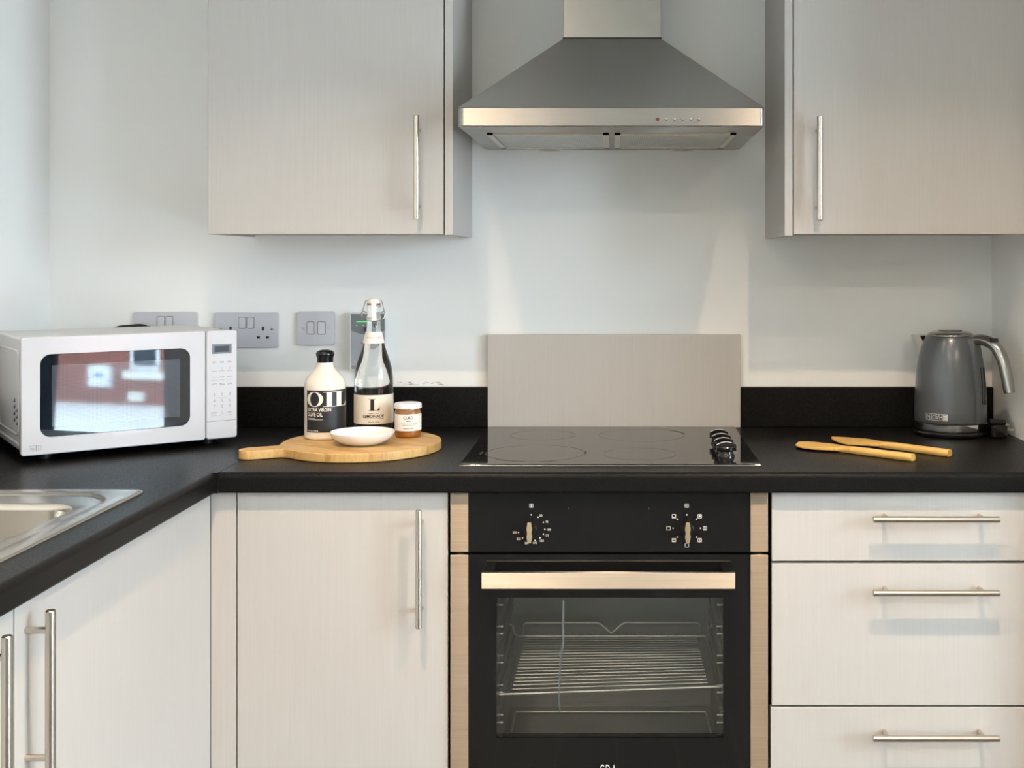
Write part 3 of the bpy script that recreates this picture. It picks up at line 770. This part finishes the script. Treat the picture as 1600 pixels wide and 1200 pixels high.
rocker(t, 479.5, 491, 502.5, 522.5); rocker(t, 496, 508.5, 502.5, 522.5); screw(t, 474, 513); screw(t, 513.5, 513)
X0, X1, Z0, Z1 = px(546.5, .03), px(603, .03), pz(578, .03), pz(488.5, .03)
t = thing('wall_controller', 'white and grey wall control box with green lights behind the lemonade bottle', 'control box', ((X0 + X1) / 2, 0, Z0))
part(t, 'housing', prism(bmesh.new(), rrect(X0, X1, Z0, Z1, .003, 3), -.030, -.0003, 'y', bev=.0015), 'white_plastic')
a, c, e, f = X0 + .003, X1 - .003, Z0 + .003, Z1 - .003
n = 10; zc = lambda u: Z1 - .042 - .010 * math.sin(math.pi * min(1, max(0, (u - a) / (c - a))))
up = [(a, f)] + [(a + (c - a) * k / n, zc(a + (c - a) * k / n)) for k in range(n + 1)] + [(c, f)]
dn = [(a, e)] + [(c, e)] + [(c - (c - a) * k / n, zc(c - (c - a) * k / n)) for k in range(n + 1)]
part(t, 'upper_face', prism(bmesh.new(), up, -.0306, -.0298, 'y'), 'panel_dark_grey')
part(t, 'lower_face', prism(bmesh.new(), dn, -.0305, -.0298, 'y'), 'panel_mid_grey')
for u, v in ((557.5, 508.3), (567.5, 508.3)):
    part(t, 'status_light', tube(bmesh.new(), [(px(u, .03), -.030, pz(v, .03)), (px(u, .03), -.0312, pz(v, .03))], .0013, 10), 'green_led')
part(t, 'print_line', box(px(557, .03), px(575, .03), -.0309, -.0304, pz(503.2, .03), pz(502.3, .03)), 'green_led')
part(t, 'dial', tube(bmesh.new(), [(px(575, .03), -.030, pz(515, .03)), (px(575, .03), -.036, pz(515, .03))], .0085, 24), 'black_plastic')
part(t, 'lettering', flat(fit_text('H', px(564, .03), px(567.5, .03), pz(537.8, .03), pz(534.3, .03), bold=.008), lambda u, v: (u, -.0308, v)), 'red_print')
for k in range(3): part(t, 'print_line', box(px(549.5, .03), px(556, .03), -.0309, -.0304, pz(572.5 + 2 * k, .03), pz(571.7 + 2 * k, .03)), 'dark_line')

# ------------------------------------------------------------------ microwave (own axes: x along the front, front at -y)
MW, MH, MD = .418, .2295, .300
TH = R(36.8)
t = thing('microwave', 'white microwave oven set at an angle in the left corner', 'microwave', (-.980, -.390, WT), TH)
L = dict(local=True)
hw = MW / 2; z0, z1 = .015, .015 + MH
part(t, 'casing', box(-hw + .004, hw - .004, .018, MD, z0 + .004, z1 - .002, bev=.006, seg=3), 'white_side', **L)
sp = hw - .066                    # split between door and control panel
def slab(x0, x1, r): return prism(bmesh.new(), rrect(x0, x1, z0, z1, r, 5), .0, .0185, 'y', bev=.003, seg=3)
dr = part(t, 'door', slab(-hw, sp - .0008, .006), 'white_enamel', **L)
cp = part(t, 'control_panel', slab(sp + .0008, hw, .006), 'white_enamel', **L)
gx0, gx1, gz0_, gz1_ = -hw + .0335, sp - .033, z0 + .034, z1 - .034
part(dr, 'door_glass', prism(bmesh.new(), rrect(gx0, gx1, gz0_, gz1_, .020, 8), -.0012, .004, 'y', bev=.0008, seg=1), 'microwave_glass', **L)
part(dr, 'window_screen', box(gx0 + .021, gx1 - .021, -.0016, -.0005, gz0_ + .020, gz1_ - .022), 'microwave_screen', 'dotted viewing screen', **L)
# pictogram in the lower left corner of the door
ps = []
mf = lambda u, v: (u, -.0003, v)
def fr_(u0, u1, v0, v1, w=.0006): ps.extend([quad(u0, u1, v0, v0 + w), quad(u0, u1, v1 - w, v1), quad(u0, u0 + w, v0, v1), quad(u1 - w, u1, v0, v1)])
a = -hw + .014; c = z0 + .010
fr_(a, a + .0125, c, c + .0095); fr_(a + .0125, a + .0215, c, c + .0095)
for k in range(3): ps.append(quad(a + .002, a + .0095, c + .002 + .0024 * k, c + .0026 + .0024 * k))
ps.append(quad(a + .014, a + .020, c + .0068, c + .0074)); ps.append(quad(a + .0162, a + .0178, c + .002, c + .0048))
part(dr, 'pictogram', flat(join_polys(*ps), mf), 'grey_print', **L)
# display and keys
xm = (sp + hw) / 2
part(cp, 'display_surround', box(xm - .0205, xm + .0205, -.0008, .002, z1 - .049, z1 - .0285), 'display_frame', **L)
part(cp, 'display', box(xm - .0155, xm + .0155, -.0012, .001, z1 - .0455, z1 - .0325), 'display', **L)
ps = []
col = (xm - .016, xm, xm + .016)
def bar(u, v, w=.010, h=.0009): ps.append(quad(u - w / 2, u + w / 2, v - h / 2, v + h / 2))
for u in col:
    bar(u, z1 - .066, .008); bar(u, z1 - .068, .009); bar(u, z1 - .086, .011); bar(u, z1 - .0985, .011); bar(u, z1 - .105, .013, .0005); bar(u, z1 - .1125, .011); bar(u, z1 - .1145, .012)
fr_(col[1] - .002, col[1] + .002, z1 - .0825, z1 - .0785, .0005); fr_(col[2] - .002, col[2] + .002, z1 - .0825, z1 - .0785, .0005)
for k in range(9):
    u, v = col[k % 3], z1 - .1355 - .0125 * (k // 3); ps.append(fit_text(str(k + 1), u - (.0008 if k == 0 else .0022), u + (.0008 if k == 0 else .0022), v - .0034, v + .0034, bold=-.01))
bar(xm, z1 - .1425, .022, .0005)
ps.append(fit_text('STOP', col[0] - .0065, col[0] + .0055, z1 - .1765, z1 - .1725, bold=.008)); ps.append(fit_text('START', col[2] - .0065, col[2] + .0065, z1 - .1765, z1 - .1725, bold=.008))
fr_(col[1] - .0022, col[1] + .0022, z1 - .177, z1 - .1725, .0005)
for u in col: bar(u, z1 - .1800, .011, .0006)
part(cp, 'key_print', flat(join_polys(*ps), mf), 'grey_print', **L)
part(cp, 'button_groove', box(sp + .001, hw, -.0004, .0005, z0 + .0375, z0 + .0385), 'grey_print', **L)
# side wall: pressed panel outline and louvres
xs = -hw + .004
g = bmesh.new(); ol = rrect(.045, .26, z0 + .035, z1 - .03, .018, 5)
tube(g, [(xs, u, v) for u, v in ol + ol[:1]], .0022, 8, caps=False); part(t, 'side_bead', g, 'white_side', **L)
g = bmesh.new(); rod(g, (xs, .05, z0 + .018), (xs, .25, z0 + .018), .003, 8); part(t, 'side_bead', g, 'white_side', **L)
for k in range(4):
    for j in range(2):
        y = .092 - .030 * j + (.0); zc_ = z0 + .062 + .013 * k - .004 * j
        if j == 1 and k == 3: continue
        part(t, 'louvre', prism(bmesh.new(), [(y - .007, zc_ - .004), (y + .007, zc_ - .004), (y - .007, zc_ + .004)], xs - .0008, xs + .001, 'x'), 'dark_gap', **L)
for sx in (-1, 1):
    for y in (.045, MD - .035):
        part(t, 'foot', lathe(bmesh.new(), [(0, 0.0003), (.010, .0003), (.012, .004), (.012, z0 + .004), (0, z0 + .004)], sx * (hw - .05), y, 20), 'black_plastic', **L)
pts = smooth_path([(.015, MD + .004, .14), (.018, MD + .006, .21), (.035, MD + .007, z1 - .006), (.065, MD + .008, z1 - .0008), (.105, MD + .009, z1 - .004), (.125, MD + .010, .20), (.13, MD + .012, .14)], 6)
part(t, 'power_cord', tube(bmesh.new(), pts, .0032, 10), 'black_plastic', **L)

# ------------------------------------------------------------------ chopping board and what stands on it
BT = .018; BC = Vector((-.530, -.335)); BR = .163; ZBd = WT + BT
hv = Vector((px(376, .44), -.452)) - BC; hl = hv.length; hdir = hv.normalized(); pe = Vector((-hdir.y, hdir.x))
ol = []
half = R(18)
a_h = math.atan2(hdir.y, hdir.x)
n = 72
for k in range(n + 1):
    a = a_h + half + (2 * math.pi - 2 * half) * k / n
    ol.append((BR * math.cos(a), BR * math.sin(a)))
hwid = .0235
def hp(l, s): p = hdir * l + pe * s; return (p.x, p.y)
# outline ends just below the handle axis (s>0 side is a_h+): walk the handle from the far side back
ol += [hp(BR * .985, -.036), hp(BR * 1.01, -.028), hp(BR * 1.05, -.0245), hp(hl - .022, -hwid)]
for k in range(9):
    a = R(-90 + 180 * k / 8); ol.append(hp(hl - .022 + .022 * math.cos(a), hwid * math.sin(a)))
ol += [hp(BR * 1.05, .0245), hp(BR * 1.01, .028), hp(BR * .985, .036)]
g = prism(bmesh.new(), [(BC.x + u, BC.y + v) for u, v in ol], WT + .0003, ZBd, 'z', bev=.0022, seg=2)
single('chopping_board', g, 'bamboo_board', 'round bamboo chopping board with a short paddle handle', 'chopping board', base=(BC.x, BC.y, WT))

# oil bottle
ox, oy = px(508, .292), -.292; B = ZBd + .0003
t = thing('oil_bottle', 'cream ceramic bottle with black OIL label on the chopping board', 'bottle', (ox, oy, B))
so = (CAMD - .292) / F
r0 = .0432
prof = [(0, B), (.038, B), (.0415, B + .002), (r0, B + .006), (r0, 1.036), (.0425, 1.043), (.0405, 1.050), (.037, 1.0565), (.032, 1.0625), (.0265, 1.068), (.0215, 1.0735), (.0185, 1.079), (.0172, 1.084), (.0172, 1.088), (0, 1.088)]
part(t, 'body', lathe(bmesh.new(), prof, ox, oy, 64), 'cream_ceramic', ang=60)
part(t, 'stopper', lathe(bmesh.new(), [(.0158, 1.083), (.0165, 1.0845), (.0172, 1.099), (.0188, 1.102), (.0192, 1.106), (.018, 1.110), (.0145, 1.1125), (.008, 1.1145), (0, 1.1148)], ox, oy, 40), 'black_gloss', ang=60)
view = math.atan2(-ox, CAMD - .292)         # direction of the camera seen from the bottle
rl = r0 + .0004; wr = wrapper(ox, oy, rl, view)
U = lambda deg: R(deg) * rl
lb = part(t, 'label', flat(quad(U(-58), U(84), .945, 1.0325, 40), wr), 'black_label', 'black paper label with cream lettering', recalc=False)
wr2 = wrapper(ox, oy, rl + .0003, view)
for ch, a, c in (('O', -55, -5), ('I', -6, 28), ('L', 24, 74)):
    part(lb, 'letter', flat(serif(ch, U(a), U(c), .9985, 1.0295), wr2), 'cream_print', recalc=False)
ps = []
ps.append(fit_text('EXTRA VIRGIN', U(-53), U(16), .9885, .9962, bold=.022)); ps.append(fit_text('OLIVE OIL', U(-53), U(-7), .9785, .9865, bold=.022))
ps.append(quad(U(-53), U(-6), .9715, .9722, 8)); ps.append(quad(U(-53), U(-28), .9742, .9748, 6))
ps.append(fit_text('Nicolas Vahé', U(-54), U(-19), .9468, .9500, bold=.008))
part(lb, 'small_print', flat(join_polys(*ps), wr2), 'cream_print', recalc=False)['kind'] = 'stuff'

# lemonade bottle
lx, ly = px(584, .21), -.21
t = thing('lemonade_bottle', 'tall clear glass lemonade bottle with wire swing stopper', 'bottle', (lx, ly, B))
q = lambda y: pz(y, .21)
prof = [(0, B + .003), (.030, B + .003), (.036, B), (.0405, B + .002), (.042, B + .007), (.042, q(598)), (.0415, q(588)), (.0395, q(576)), (.0355, q(565)), (.030, q(553)), (.0245, q(541)), (.0195, q(529)), (.0165, q(518)), (.0150, q(508)), (.0143, q(502)), (.0155, q(500)), (.0158, q(496)), (.0145, q(494)), (.0140, q(486)), (.0150, q(483)), (.0152, q(478)), (.0130, q(476)), (0, q(476))]
part(t, 'body', lathe(bmesh.new(), prof, lx, ly, 72), 'lemonade_glass', ang=60)
st = part(t, 'stopper', lathe(bmesh.new(), [(0, q(474.5)), (.0135, q(474.5)), (.0142, q(472)), (.0135, q(469)), (.0105, q(467)), (.005, q(466)), (0, q(466))], lx, ly, 36), 'white_ceramic', ang=60)
part(st, 'seal', lathe(bmesh.new(), [(.010, q(476)), (.0150, q(476)), (.0150, q(473.8)), (.010, q(473.8))], lx, ly, 36), 'red_rubber')
part(st, 'paper_tab', flat(quad(-.0055, .0055, q(501), q(467.5), 4), wrapper(lx, ly, .0166, math.atan2(-lx, 2.54))), 'paper_label', recalc=False)
for s in (-1, 1):
    g = bmesh.new(); pts = [(lx + s * .012, ly, q(469.5)), (lx + s * .0175, ly - .002, q(470)), (lx + s * .0235, ly - .004, q(485)), (lx + s * .0255, ly - .005, q(492)), (lx + s * .021, ly - .004, q(500)), (lx + s * .0155, ly - .003, q(499))]
    tube(g, pts, .0011, 8); part(t, 'swing_wire', g, 'swing_metal')
    g = bmesh.new(); pts = [(lx + s * .0155, ly, q(488)), (lx + s * .0225, ly - .003, q(486)), (lx + s * .0265, ly - .006, q(489)), (lx + s * .0235, ly - .007, q(497)), (lx + s * .014, ly - .014, q(500.5)), (lx, ly - .0172, q(501))]
    tube(g, pts, .0011, 8); part(t, 'swing_wire', g, 'swing_metal')
part(t, 'wire_collar', lathe(bmesh.new(), [(.0158 + .0009 * math.cos(k), q(498) + .0009 * math.sin(k)) for k in [R(60 * i) for i in range(7)]], lx, ly, 32), 'wire_steel')
view = math.atan2(-lx, CAMD - .21); rl = .0425; U = lambda deg: R(deg) * rl
wr = wrapper(lx, ly, rl, view); wr2 = wrapper(lx, ly, rl + .0003, view)
D2 = .25
q2 = lambda y: pz(y, D2)
lb = part(t, 'label', flat(quad(U(-88), U(88), q2(663), q2(617.5), 48), wr), 'cream_label', 'cream paper label with black lettering', recalc=False)
ps = [serif('L', U(-15), U(17), q2(641.5), q2(623.5)), fit_text('LEMONADE', U(-32), U(30), q2(652.8), q2(648), bold=.022), quad(U(-31), U(30), q2(654.6), q2(654), 12), quad(U(-14), U(-3), q2(646.3), q2(645.3), 4), quad(U(-1), U(2), q2(646.3), q2(645.3), 2), quad(U(5), U(13), q2(646.3), q2(645.3), 4), fit_text('Nicolas Vahé', U(-16), U(16), q2(660.5), q2(658.3), bold=.008)]
part(lb, 'lettering', flat(join_polys(*ps), wr2), 'black_print', recalc=False)
# neck band follows the cone of the neck
ra, rb = .0225, .0168; za, zb_ = q(535.5), q(518)
def cone(off, span=1.0):
    def f(u, v):
        k = (v - za) / (zb_ - za); r = ra + (rb - ra) * k + off; return (lx + r * math.sin(u + view), ly - r * math.cos(u + view), v)
    return f
nb = part(t, 'neck_band', flat(quad(R(-86), R(86), za, zb_, 32), cone(.0008)), 'paper_label', recalc=False)
part(nb, 'lettering', flat(fit_text('NICOLAS VAHE', R(-48), R(48), q(528), q(525.7), bold=0, spacing=1.3), cone(.0012)), 'red_print', recalc=False)

# curd jar
jx, jy = px(637.5, .275), -.275
t = thing('curd_jar', 'small jar of orange curd with a white lid on the chopping board', 'jar', (jx, jy, B))
jr = .0282; z = B
part(t, 'body', lathe(bmesh.new(), [(0, z), (.023, z), (.027, z + .002), (jr, z + .007), (jr, z + .051), (.0275, z + .0545), (.0255, z + .058), (.0255, z + .062), (0, z + .062)], jx, jy, 56), 'curd', ang=60)
part(t, 'lid', lathe(bmesh.new(), [(.0272, z + .0605), (.0288, z + .061), (.0290, z + .063), (.0288, z + .0695), (.0275, z + .0715), (.024, z + .072), (0, z + .0717)], jx, jy, 56), 'lid_white', ang=50)
view = math.atan2(-jx, CAMD - .275); rl = jr + .0003; U = lambda deg: R(deg) * rl
q3 = lambda y: pz(y, .305)
lb = part(t, 'label', flat(quad(U(-80), U(84), q3(674), q3(648), 32), wrapper(jx, jy, rl, view)), 'paper_label', 'white paper label with black lettering', recalc=False)
ps = [fit_text('CURD', U(-20), U(22), q3(655.8), q3(650.8), bold=.022), quad(U(-9), U(12), q3(658.9), q3(657.9), 6), quad(U(-34), U(40), q3(662.9), q3(662.4), 10), quad(U(-26), U(34), q3(664.9), q3(664.4), 10), fit_text('Nicolas Vahé', U(-20), U(22), q3(671), q3(668.6), bold=.008)]
part(lb, 'lettering', flat(join_polys(*ps), wrapper(jx, jy, rl + .0003, view)), 'black_print', recalc=False)

# dish
wx, wy = px(566.5, .377), -.377; z = B
prof = [(0, z), (.030, z), (.034, z + .0005), (.044, z + .004), (.055, z + .0105), (.0625, z + .018), (.0655, z + .0255), (.0648, z + .0262), (.0635, z + .0255), (.0600, z + .0185), (.052, z + .0115), (.040, z + .0065), (.028, z + .005), (0, z + .005)]
single('shallow_dish', lathe(bmesh.new(), prof, wx, wy, 72), 'white_ceramic', 'shallow white ceramic dish at the front of the chopping board', 'dish', base=(wx, wy, z), ang=70)

# ------------------------------------------------------------------ wooden utensils
def on_top(u, v, z):
    D = (CAMZ - z) * F / (v - VY); return Vector(((u - VX) * D / F, -(CAMD - D), z))
def utensil(name, label, a, c, width, head, pointed):
    p, q_ = on_top(*a, WT + .006), on_top(*c, WT + .006)
    ax = (q_ - p); Ln = ax.length; ang = math.atan2(ax.y, ax.x)
    # local outline: head at x=0, handle end at x=Ln
    top = []
    N = 40
    for k in range(N + 1):
        x = Ln * k / N
        if x < head:
            s = x / head
            if pointed: w = .002 + (width / 2 - .002) * math.sin(math.pi / 2 * min(1, s / .55)) ** .85
            else: w = width / 2 * math.sqrt(max(0, 1 - (1 - min(1, s / .32)) ** 2)) if s < .32 else width / 2
            if not pointed: w = max(w, .002)
            if s > .5: w = w + (.0085 - w) * ((s - .5) / .5) ** 1.2
        else: w = .0085 + .0022 * (x - head) / (Ln - head)
        if Ln - x < .006: w *= .82
        top.append((x, w))
    g = bmesh.new(); rows = []
    th = lambda x: .0035 + .0030 * min(1, max(0, (x - head * .35) / (head * .8)))
    for x, w in top:
        h = th(x); r = []
        for (yy, zz) in ((-1, .35), (-.7, 1), (.7, 1), (1, .35), (1, -.35), (.7, -1), (-.7, -1), (-1, -.35)):
            lift = .0008 + max(0, (head * .9 - x)) * .02
            r.append(g.verts.new((x, w * yy, h + h * zz + lift)))
        rows.append(r)
    for r1, r2 in zip(rows, rows[1:]):
        for k in range(8): g.faces.new((r1[k], r1[(k + 1) % 8], r2[(k + 1) % 8], r2[k]))
    g.faces.new(rows[0]); g.faces.new(rows[-1][::-1])
    bmesh.ops.recalc_face_normals(g, faces=g.faces)
    o = part(None, name, g, 'utensil_wood', ang=40)
    o.location = (p.x, p.y, WT); o.rotation_euler = (0, 0, ang); o['label'] = label; o['category'] = 'utensil'
    return o
utensil('wooden_spoon', 'wooden spoon with rounded head lying nearest the worktop edge', (1248, 693), (1427, 716), .074, .112, False)
utensil('wooden_spatula', 'wooden spatula with pointed flat blade lying closer to the kettle', (1300, 685), (1484, 709), .080, .130, True)

# ------------------------------------------------------------------ kettle
kx, ky = px(1485, .118), -.118
kz = WT
HA = R(-52)                                  # handle direction: right and towards the camera
hdv = Vector((math.cos(HA), math.sin(HA), 0)); Pk = Vector((kx, ky, 0))
t = thing('kettle_power_base', 'black round power base under the kettle with cord and plug', 'kettle base', (kx, ky, kz))
part(t, 'disc', lathe(bmesh.new(), [(0, kz + .0004), (.078, kz + .0004), (.083, kz + .003), (.084, kz + .008), (.080, kz + .012), (0, kz + .012)], kx, ky, 56), 'black_gloss', ang=50)
kp = Vector((px(1562, .17), -.17, kz))
pts = smooth_path([(kx + .075, ky - .02, kz + .006), (kx + .098, ky - .012, kz + .005), (kx + .112, ky + .03, kz + .005), (kx + .100, ky + .055, kz + .008), (kx + .085, ky + .04, kz + .016), (kp.x - .012, kp.y + .055, kz + .018), (kp.x - .004, kp.y + .02, kz + .022)], 6)
part(t, 'cord', tube(bmesh.new(), pts, .0034, 10), 'black_plastic')
g = bmesh.new()
prism(g, rrect(kp.x - .024, kp.x + .012, kp.y - .024, kp.y + .022, .009, 5), kz + .0004, kz + .030, 'z', bev=.005, seg=3)
pg = part(t, 'plug', g, 'black_gloss')
g = bmesh.new(); tube(g, [(kp.x - .024, kp.y - .006, kz + .034), (kp.x + .010, kp.y - .006, kz + .034)], [.008, .006], 14); part(pg, 'plug_grip', g, 'black_gloss')
for yy, zz, ln in ((-.008, .018, .020), (.012, .018, .018), (.002, .028, .012)):
    part(pg, 'pin', box(kp.x + .010, kp.x + .012 + ln * .8, kp.y + yy - .002, kp.y + yy + .002, kz + zz - .0022, kz + zz + .0022, bev=.0005, seg=1), 'pin_brass')

t = thing('electric_kettle', 'slate grey kettle with curved steel handle in the right corner', 'kettle', (kx, ky, kz + .0125))
b0 = kz + .0125
part(t, 'chrome_band', lathe(bmesh.new(), [(0, b0), (.074, b0), (.0785, b0 + .001), (.0800, b0 + .004), (.0800, b0 + .017), (.0782, b0 + .0185), (0, b0 + .0185)], kx, ky, 64), 'chrome', ang=50)
b1 = b0 + .0187
prof = [(0, b1), (.0782, b1), (.0800, b1 + .002), (.0800, b1 + .020), (.0792, b1 + .050), (.0772, b1 + .085), (.0742, b1 + .115), (.0700, b1 + .142), (.0650, b1 + .163), (.0585, b1 + .181), (.0545, b1 + .189), (.0525, b1 + .1915), (0, b1 + .1915)]
body = part(t, 'body', lathe(bmesh.new(), prof, kx, ky, 72), 'kettle_grey', ang=60)
b2 = b1 + .1916
part(t, 'lid', lathe(bmesh.new(), [(.050, b2), (.0505, b2 + .003), (.047, b2 + .0065), (.038, b2 + .0100), (.022, b2 + .0115), (0, b2 + .012)], kx, ky, 56), 'handle_grey', ang=60)
part(t, 'lid_button', lathe(bmesh.new(), [(.026, b2 + .011), (.026, b2 + .0125), (.012, b2 + .0135), (0, b2 + .0137)], kx, ky, 40), 'black_gloss')
# spout opposite the handle
sd = -hdv; sdp = Vector((-sd.y, sd.x, 0)); g = bmesh.new()
sec = []
for k, (off, wd, zz) in enumerate(((.074, .012, b1 + .105), (.082, .024, b1 + .140), (.090, .031, b1 + .165), (.099, .034, b1 + .183), (.103, .034, b1 + .189))):
    row = []
    for j in range(13):
        a = R(-90 + 180 * j / 12)
        pnt = Pk + sd * (off - .045 + .045 * math.cos(a)) + sdp * (wd * math.sin(a)); row.append(g.verts.new((pnt.x, pnt.y, zz)))
    sec.append(row)
for r1, r2 in zip(sec, sec[1:]):
    for j in range(12): g.faces.new((r1[j], r1[j + 1], r2[j + 1], r2[j]))
g.faces.new(sec[-1]); g.faces.new(sec[0][::-1])
part(t, 'spout', g, 'spout_steel', ang=60)
# spine where the handle is fixed, with its water window
def hpnt(o, z, s=0): 
    v_ = Pk + hdv * o + Vector((-hdv.y, hdv.x, 0)) * s; return (v_.x, v_.y, z)
g = bmesh.new()
rows = []
for o, z, wd in ((.076, b1 + .001, .017), (.078, b1 + .03, .017), (.078, b1 + .08, .0165), (.0745, b1 + .12, .016), (.068, b1 + .155, .0155), (.062, b1 + .185, .014), (.055, b1 + .192, .012)):
    rows.append([g.verts.new(hpnt(o + e, z, s * wd)) for e, s in ((-.02, -1), (.004, -1), (.0085, -.6), (.0085, .6), (.004, 1), (-.02, 1))])
for r1, r2 in zip(rows, rows[1:]):
    for j in range(5): g.faces.new((r1[j], r1[j + 1], r2[j + 1], r2[j]))
g.faces.new(rows[0]); g.faces.new(rows[-1][::-1])
part(t, 'spine', g, 'kettle_grey', ang=50)
g = bmesh.new(); tube(g, [hpnt(.0872, b1 + .045), hpnt(.0873, b1 + .085), hpnt(.083, b1 + .125)], .0055, 10); part(t, 'water_window', g, 'black_gloss')
path = smooth_path([hpnt(.050, b1 + .180), hpnt(.075, b1 + .186), hpnt(.100, b1 + .183), hpnt(.120, b1 + .170), hpnt(.134, b1 + .148), hpnt(.143, b1 + .118), hpnt(.150, b1 + .085), hpnt(.1525, b1 + .074)], 5)
nP = len(path); rad = [.0115 + .0015 * math.sin(math.pi * i / (nP - 1)) for i in range(nP)]; rad[-1] = .007
part(t, 'handle', tube(bmesh.new(), path, rad, 20), 'handle_grey', 'smooth curved steel handle', ang=60)
g = bmesh.new(); bp = path[13]
tube(g, [Vector(bp) + Vector((0, 0, .006)), Vector(bp) + Vector((0, 0, .0155))], [.012, .009], 18); part(t, 'lid_release', g, 'black_gloss')
# badge low on the front, fitted upside down
view = math.atan2(-kx, CAMD - .118); rl = .0804; wr = wrapper(kx, ky, rl, view)
zb0, zb1 = pz(658, .19), pz(647.5, .19)
def uu(p_): return rl * math.asin(max(-1, min(1, (p_ - 1485) * (CAMD - .118) / F / .0802)))
u0, u1 = uu(1449), uu(1481)
wv = (zb1 - zb0)
ps = [quad(u0, u1, zb0, zb0 + .0011, 12), quad(u0, u1, zb1 - .0011, zb1, 12), quad(u0, u0 + .0011, zb0, zb1), quad(u1 - .010, u1, zb0, zb1, 4)]
tv, tf = fit_text('HADEN', 0, 1, 0, 1, bold=.008)
ps.append(([(u1 - .0115 - x * (u1 - u0 - .0145), zb1 - .0027 - y * (wv - .0054)) for x, y in tv], tf))
bd = part(t, 'badge', flat(join_polys(*ps), wr), 'badge_metal', 'chrome maker badge mounted upside down', recalc=False)
um = u1 - .005; zm = (zb0 + zb1) / 2
ps = [quad(um - .0025, um + .0025, zm - .0003, zm + .0003), quad(um - .003, um + .003, zb0 + .002, zb0 + .0027), quad(um - .003, um + .003, zb1 - .0027, zb1 - .002)]
part(bd, 'emblem', flat(join_polys(*ps), wrapper(kx, ky, rl + .0003, view)), 'dark_line', recalc=False)

# ------------------------------------------------------------------ outside, as mirrored by the microwave door
EX = 20.0
def oy_(y12): return y12 + 0   # positions on the facade (found at x=12) carried out to x=20
def ext(y26, z26, y12, z12):
    k = (EX - 2.6) / (12 - 2.6); return y26 + (y12 - y26) * k, z26 + (z12 - z26) * k
GZ = -2.11
t = thing('brick_building', 'red brick building across the yard, mirrored in the microwave door', 'building', (EX, -18, GZ))
part(t, 'wall', box(EX, EX + .5, -38, -4, GZ, 1.6), 'brickwork')
ya, za_ = ext(-3.31, .68, -10.95, -.38); yb, zb2 = ext(-3.12, .68, -10.43, -.37)
wn = part(t, 'window', box(EX - .03, EX + .02, ya, yb, za_, za_ + 1.15), 'white_plastic')
part(wn, 'pane', box(EX - .04, EX - .025, ya + .09, yb - .09, za_ + .10, za_ + 1.05), 'display')
part(t, 'window_sill', box(EX - .12, EX + .02, ya - .15, yb + .15, za_ - .20, za_ - .02), 'paper_label')
ya, z1_ = ext(-3.57, .70, -11.66, -.32); yb, z0_ = ext(-3.43, .575, -11.27, -.65)
sg_ = part(t, 'alarm_box', box(EX - .15, EX - .001, ya, yb, z0_, z1_, bev=.01), 'white_plastic', 'white box with a small blue mark')
part(sg_, 'blue_mark', box(EX - .155, EX - .149, (ya + yb) / 2 - .12, (ya + yb) / 2 + .12, (z0_ + z1_) / 2 - .02, (z0_ + z1_) / 2 + .07), 'blue_print')
ya, z1_ = ext(-3.31, .56, -10.95, -.71); yb, z0_ = ext(-3.21, .50, -10.68, -.85)
part(t, 'meter_box', box(EX - .12, EX - .001, ya, yb, z0_, z1_, bev=.01), 'paper_label')
struct('ground', box(RX + .5, 60, -60, 40, GZ - .1, GZ), 'paving')
# dark curtain drawn back at the far end of the glazing
g = bmesh.new(); rows = []
for k in range(60):
    y = -4.62 + .90 * k / 59; x = RX - .07 + .028 * math.sin(k * .95)
    rows.append([g.verts.new((x, y - (.07 if z_ < 1 else 0) * (k / 59) * (1 - z_), z_)) for z_ in (.02, .5, 1.0, 2.25)])
for r1, r2 in zip(rows, rows[1:]):
    for j in range(3): g.faces.new((r1[j], r2[j], r2[j + 1], r1[j + 1]))
cu = single('curtain', g, 'curtain_cloth', 'dark curtain drawn back beside the glazing, mirrored in the microwave door', 'curtain', ang=60)
sm = cu.modifiers.new('cloth_thickness', 'SOLIDIFY'); sm.thickness = .004

for o in bpy.data.objects:
    if '_local' in o: del o['_local']
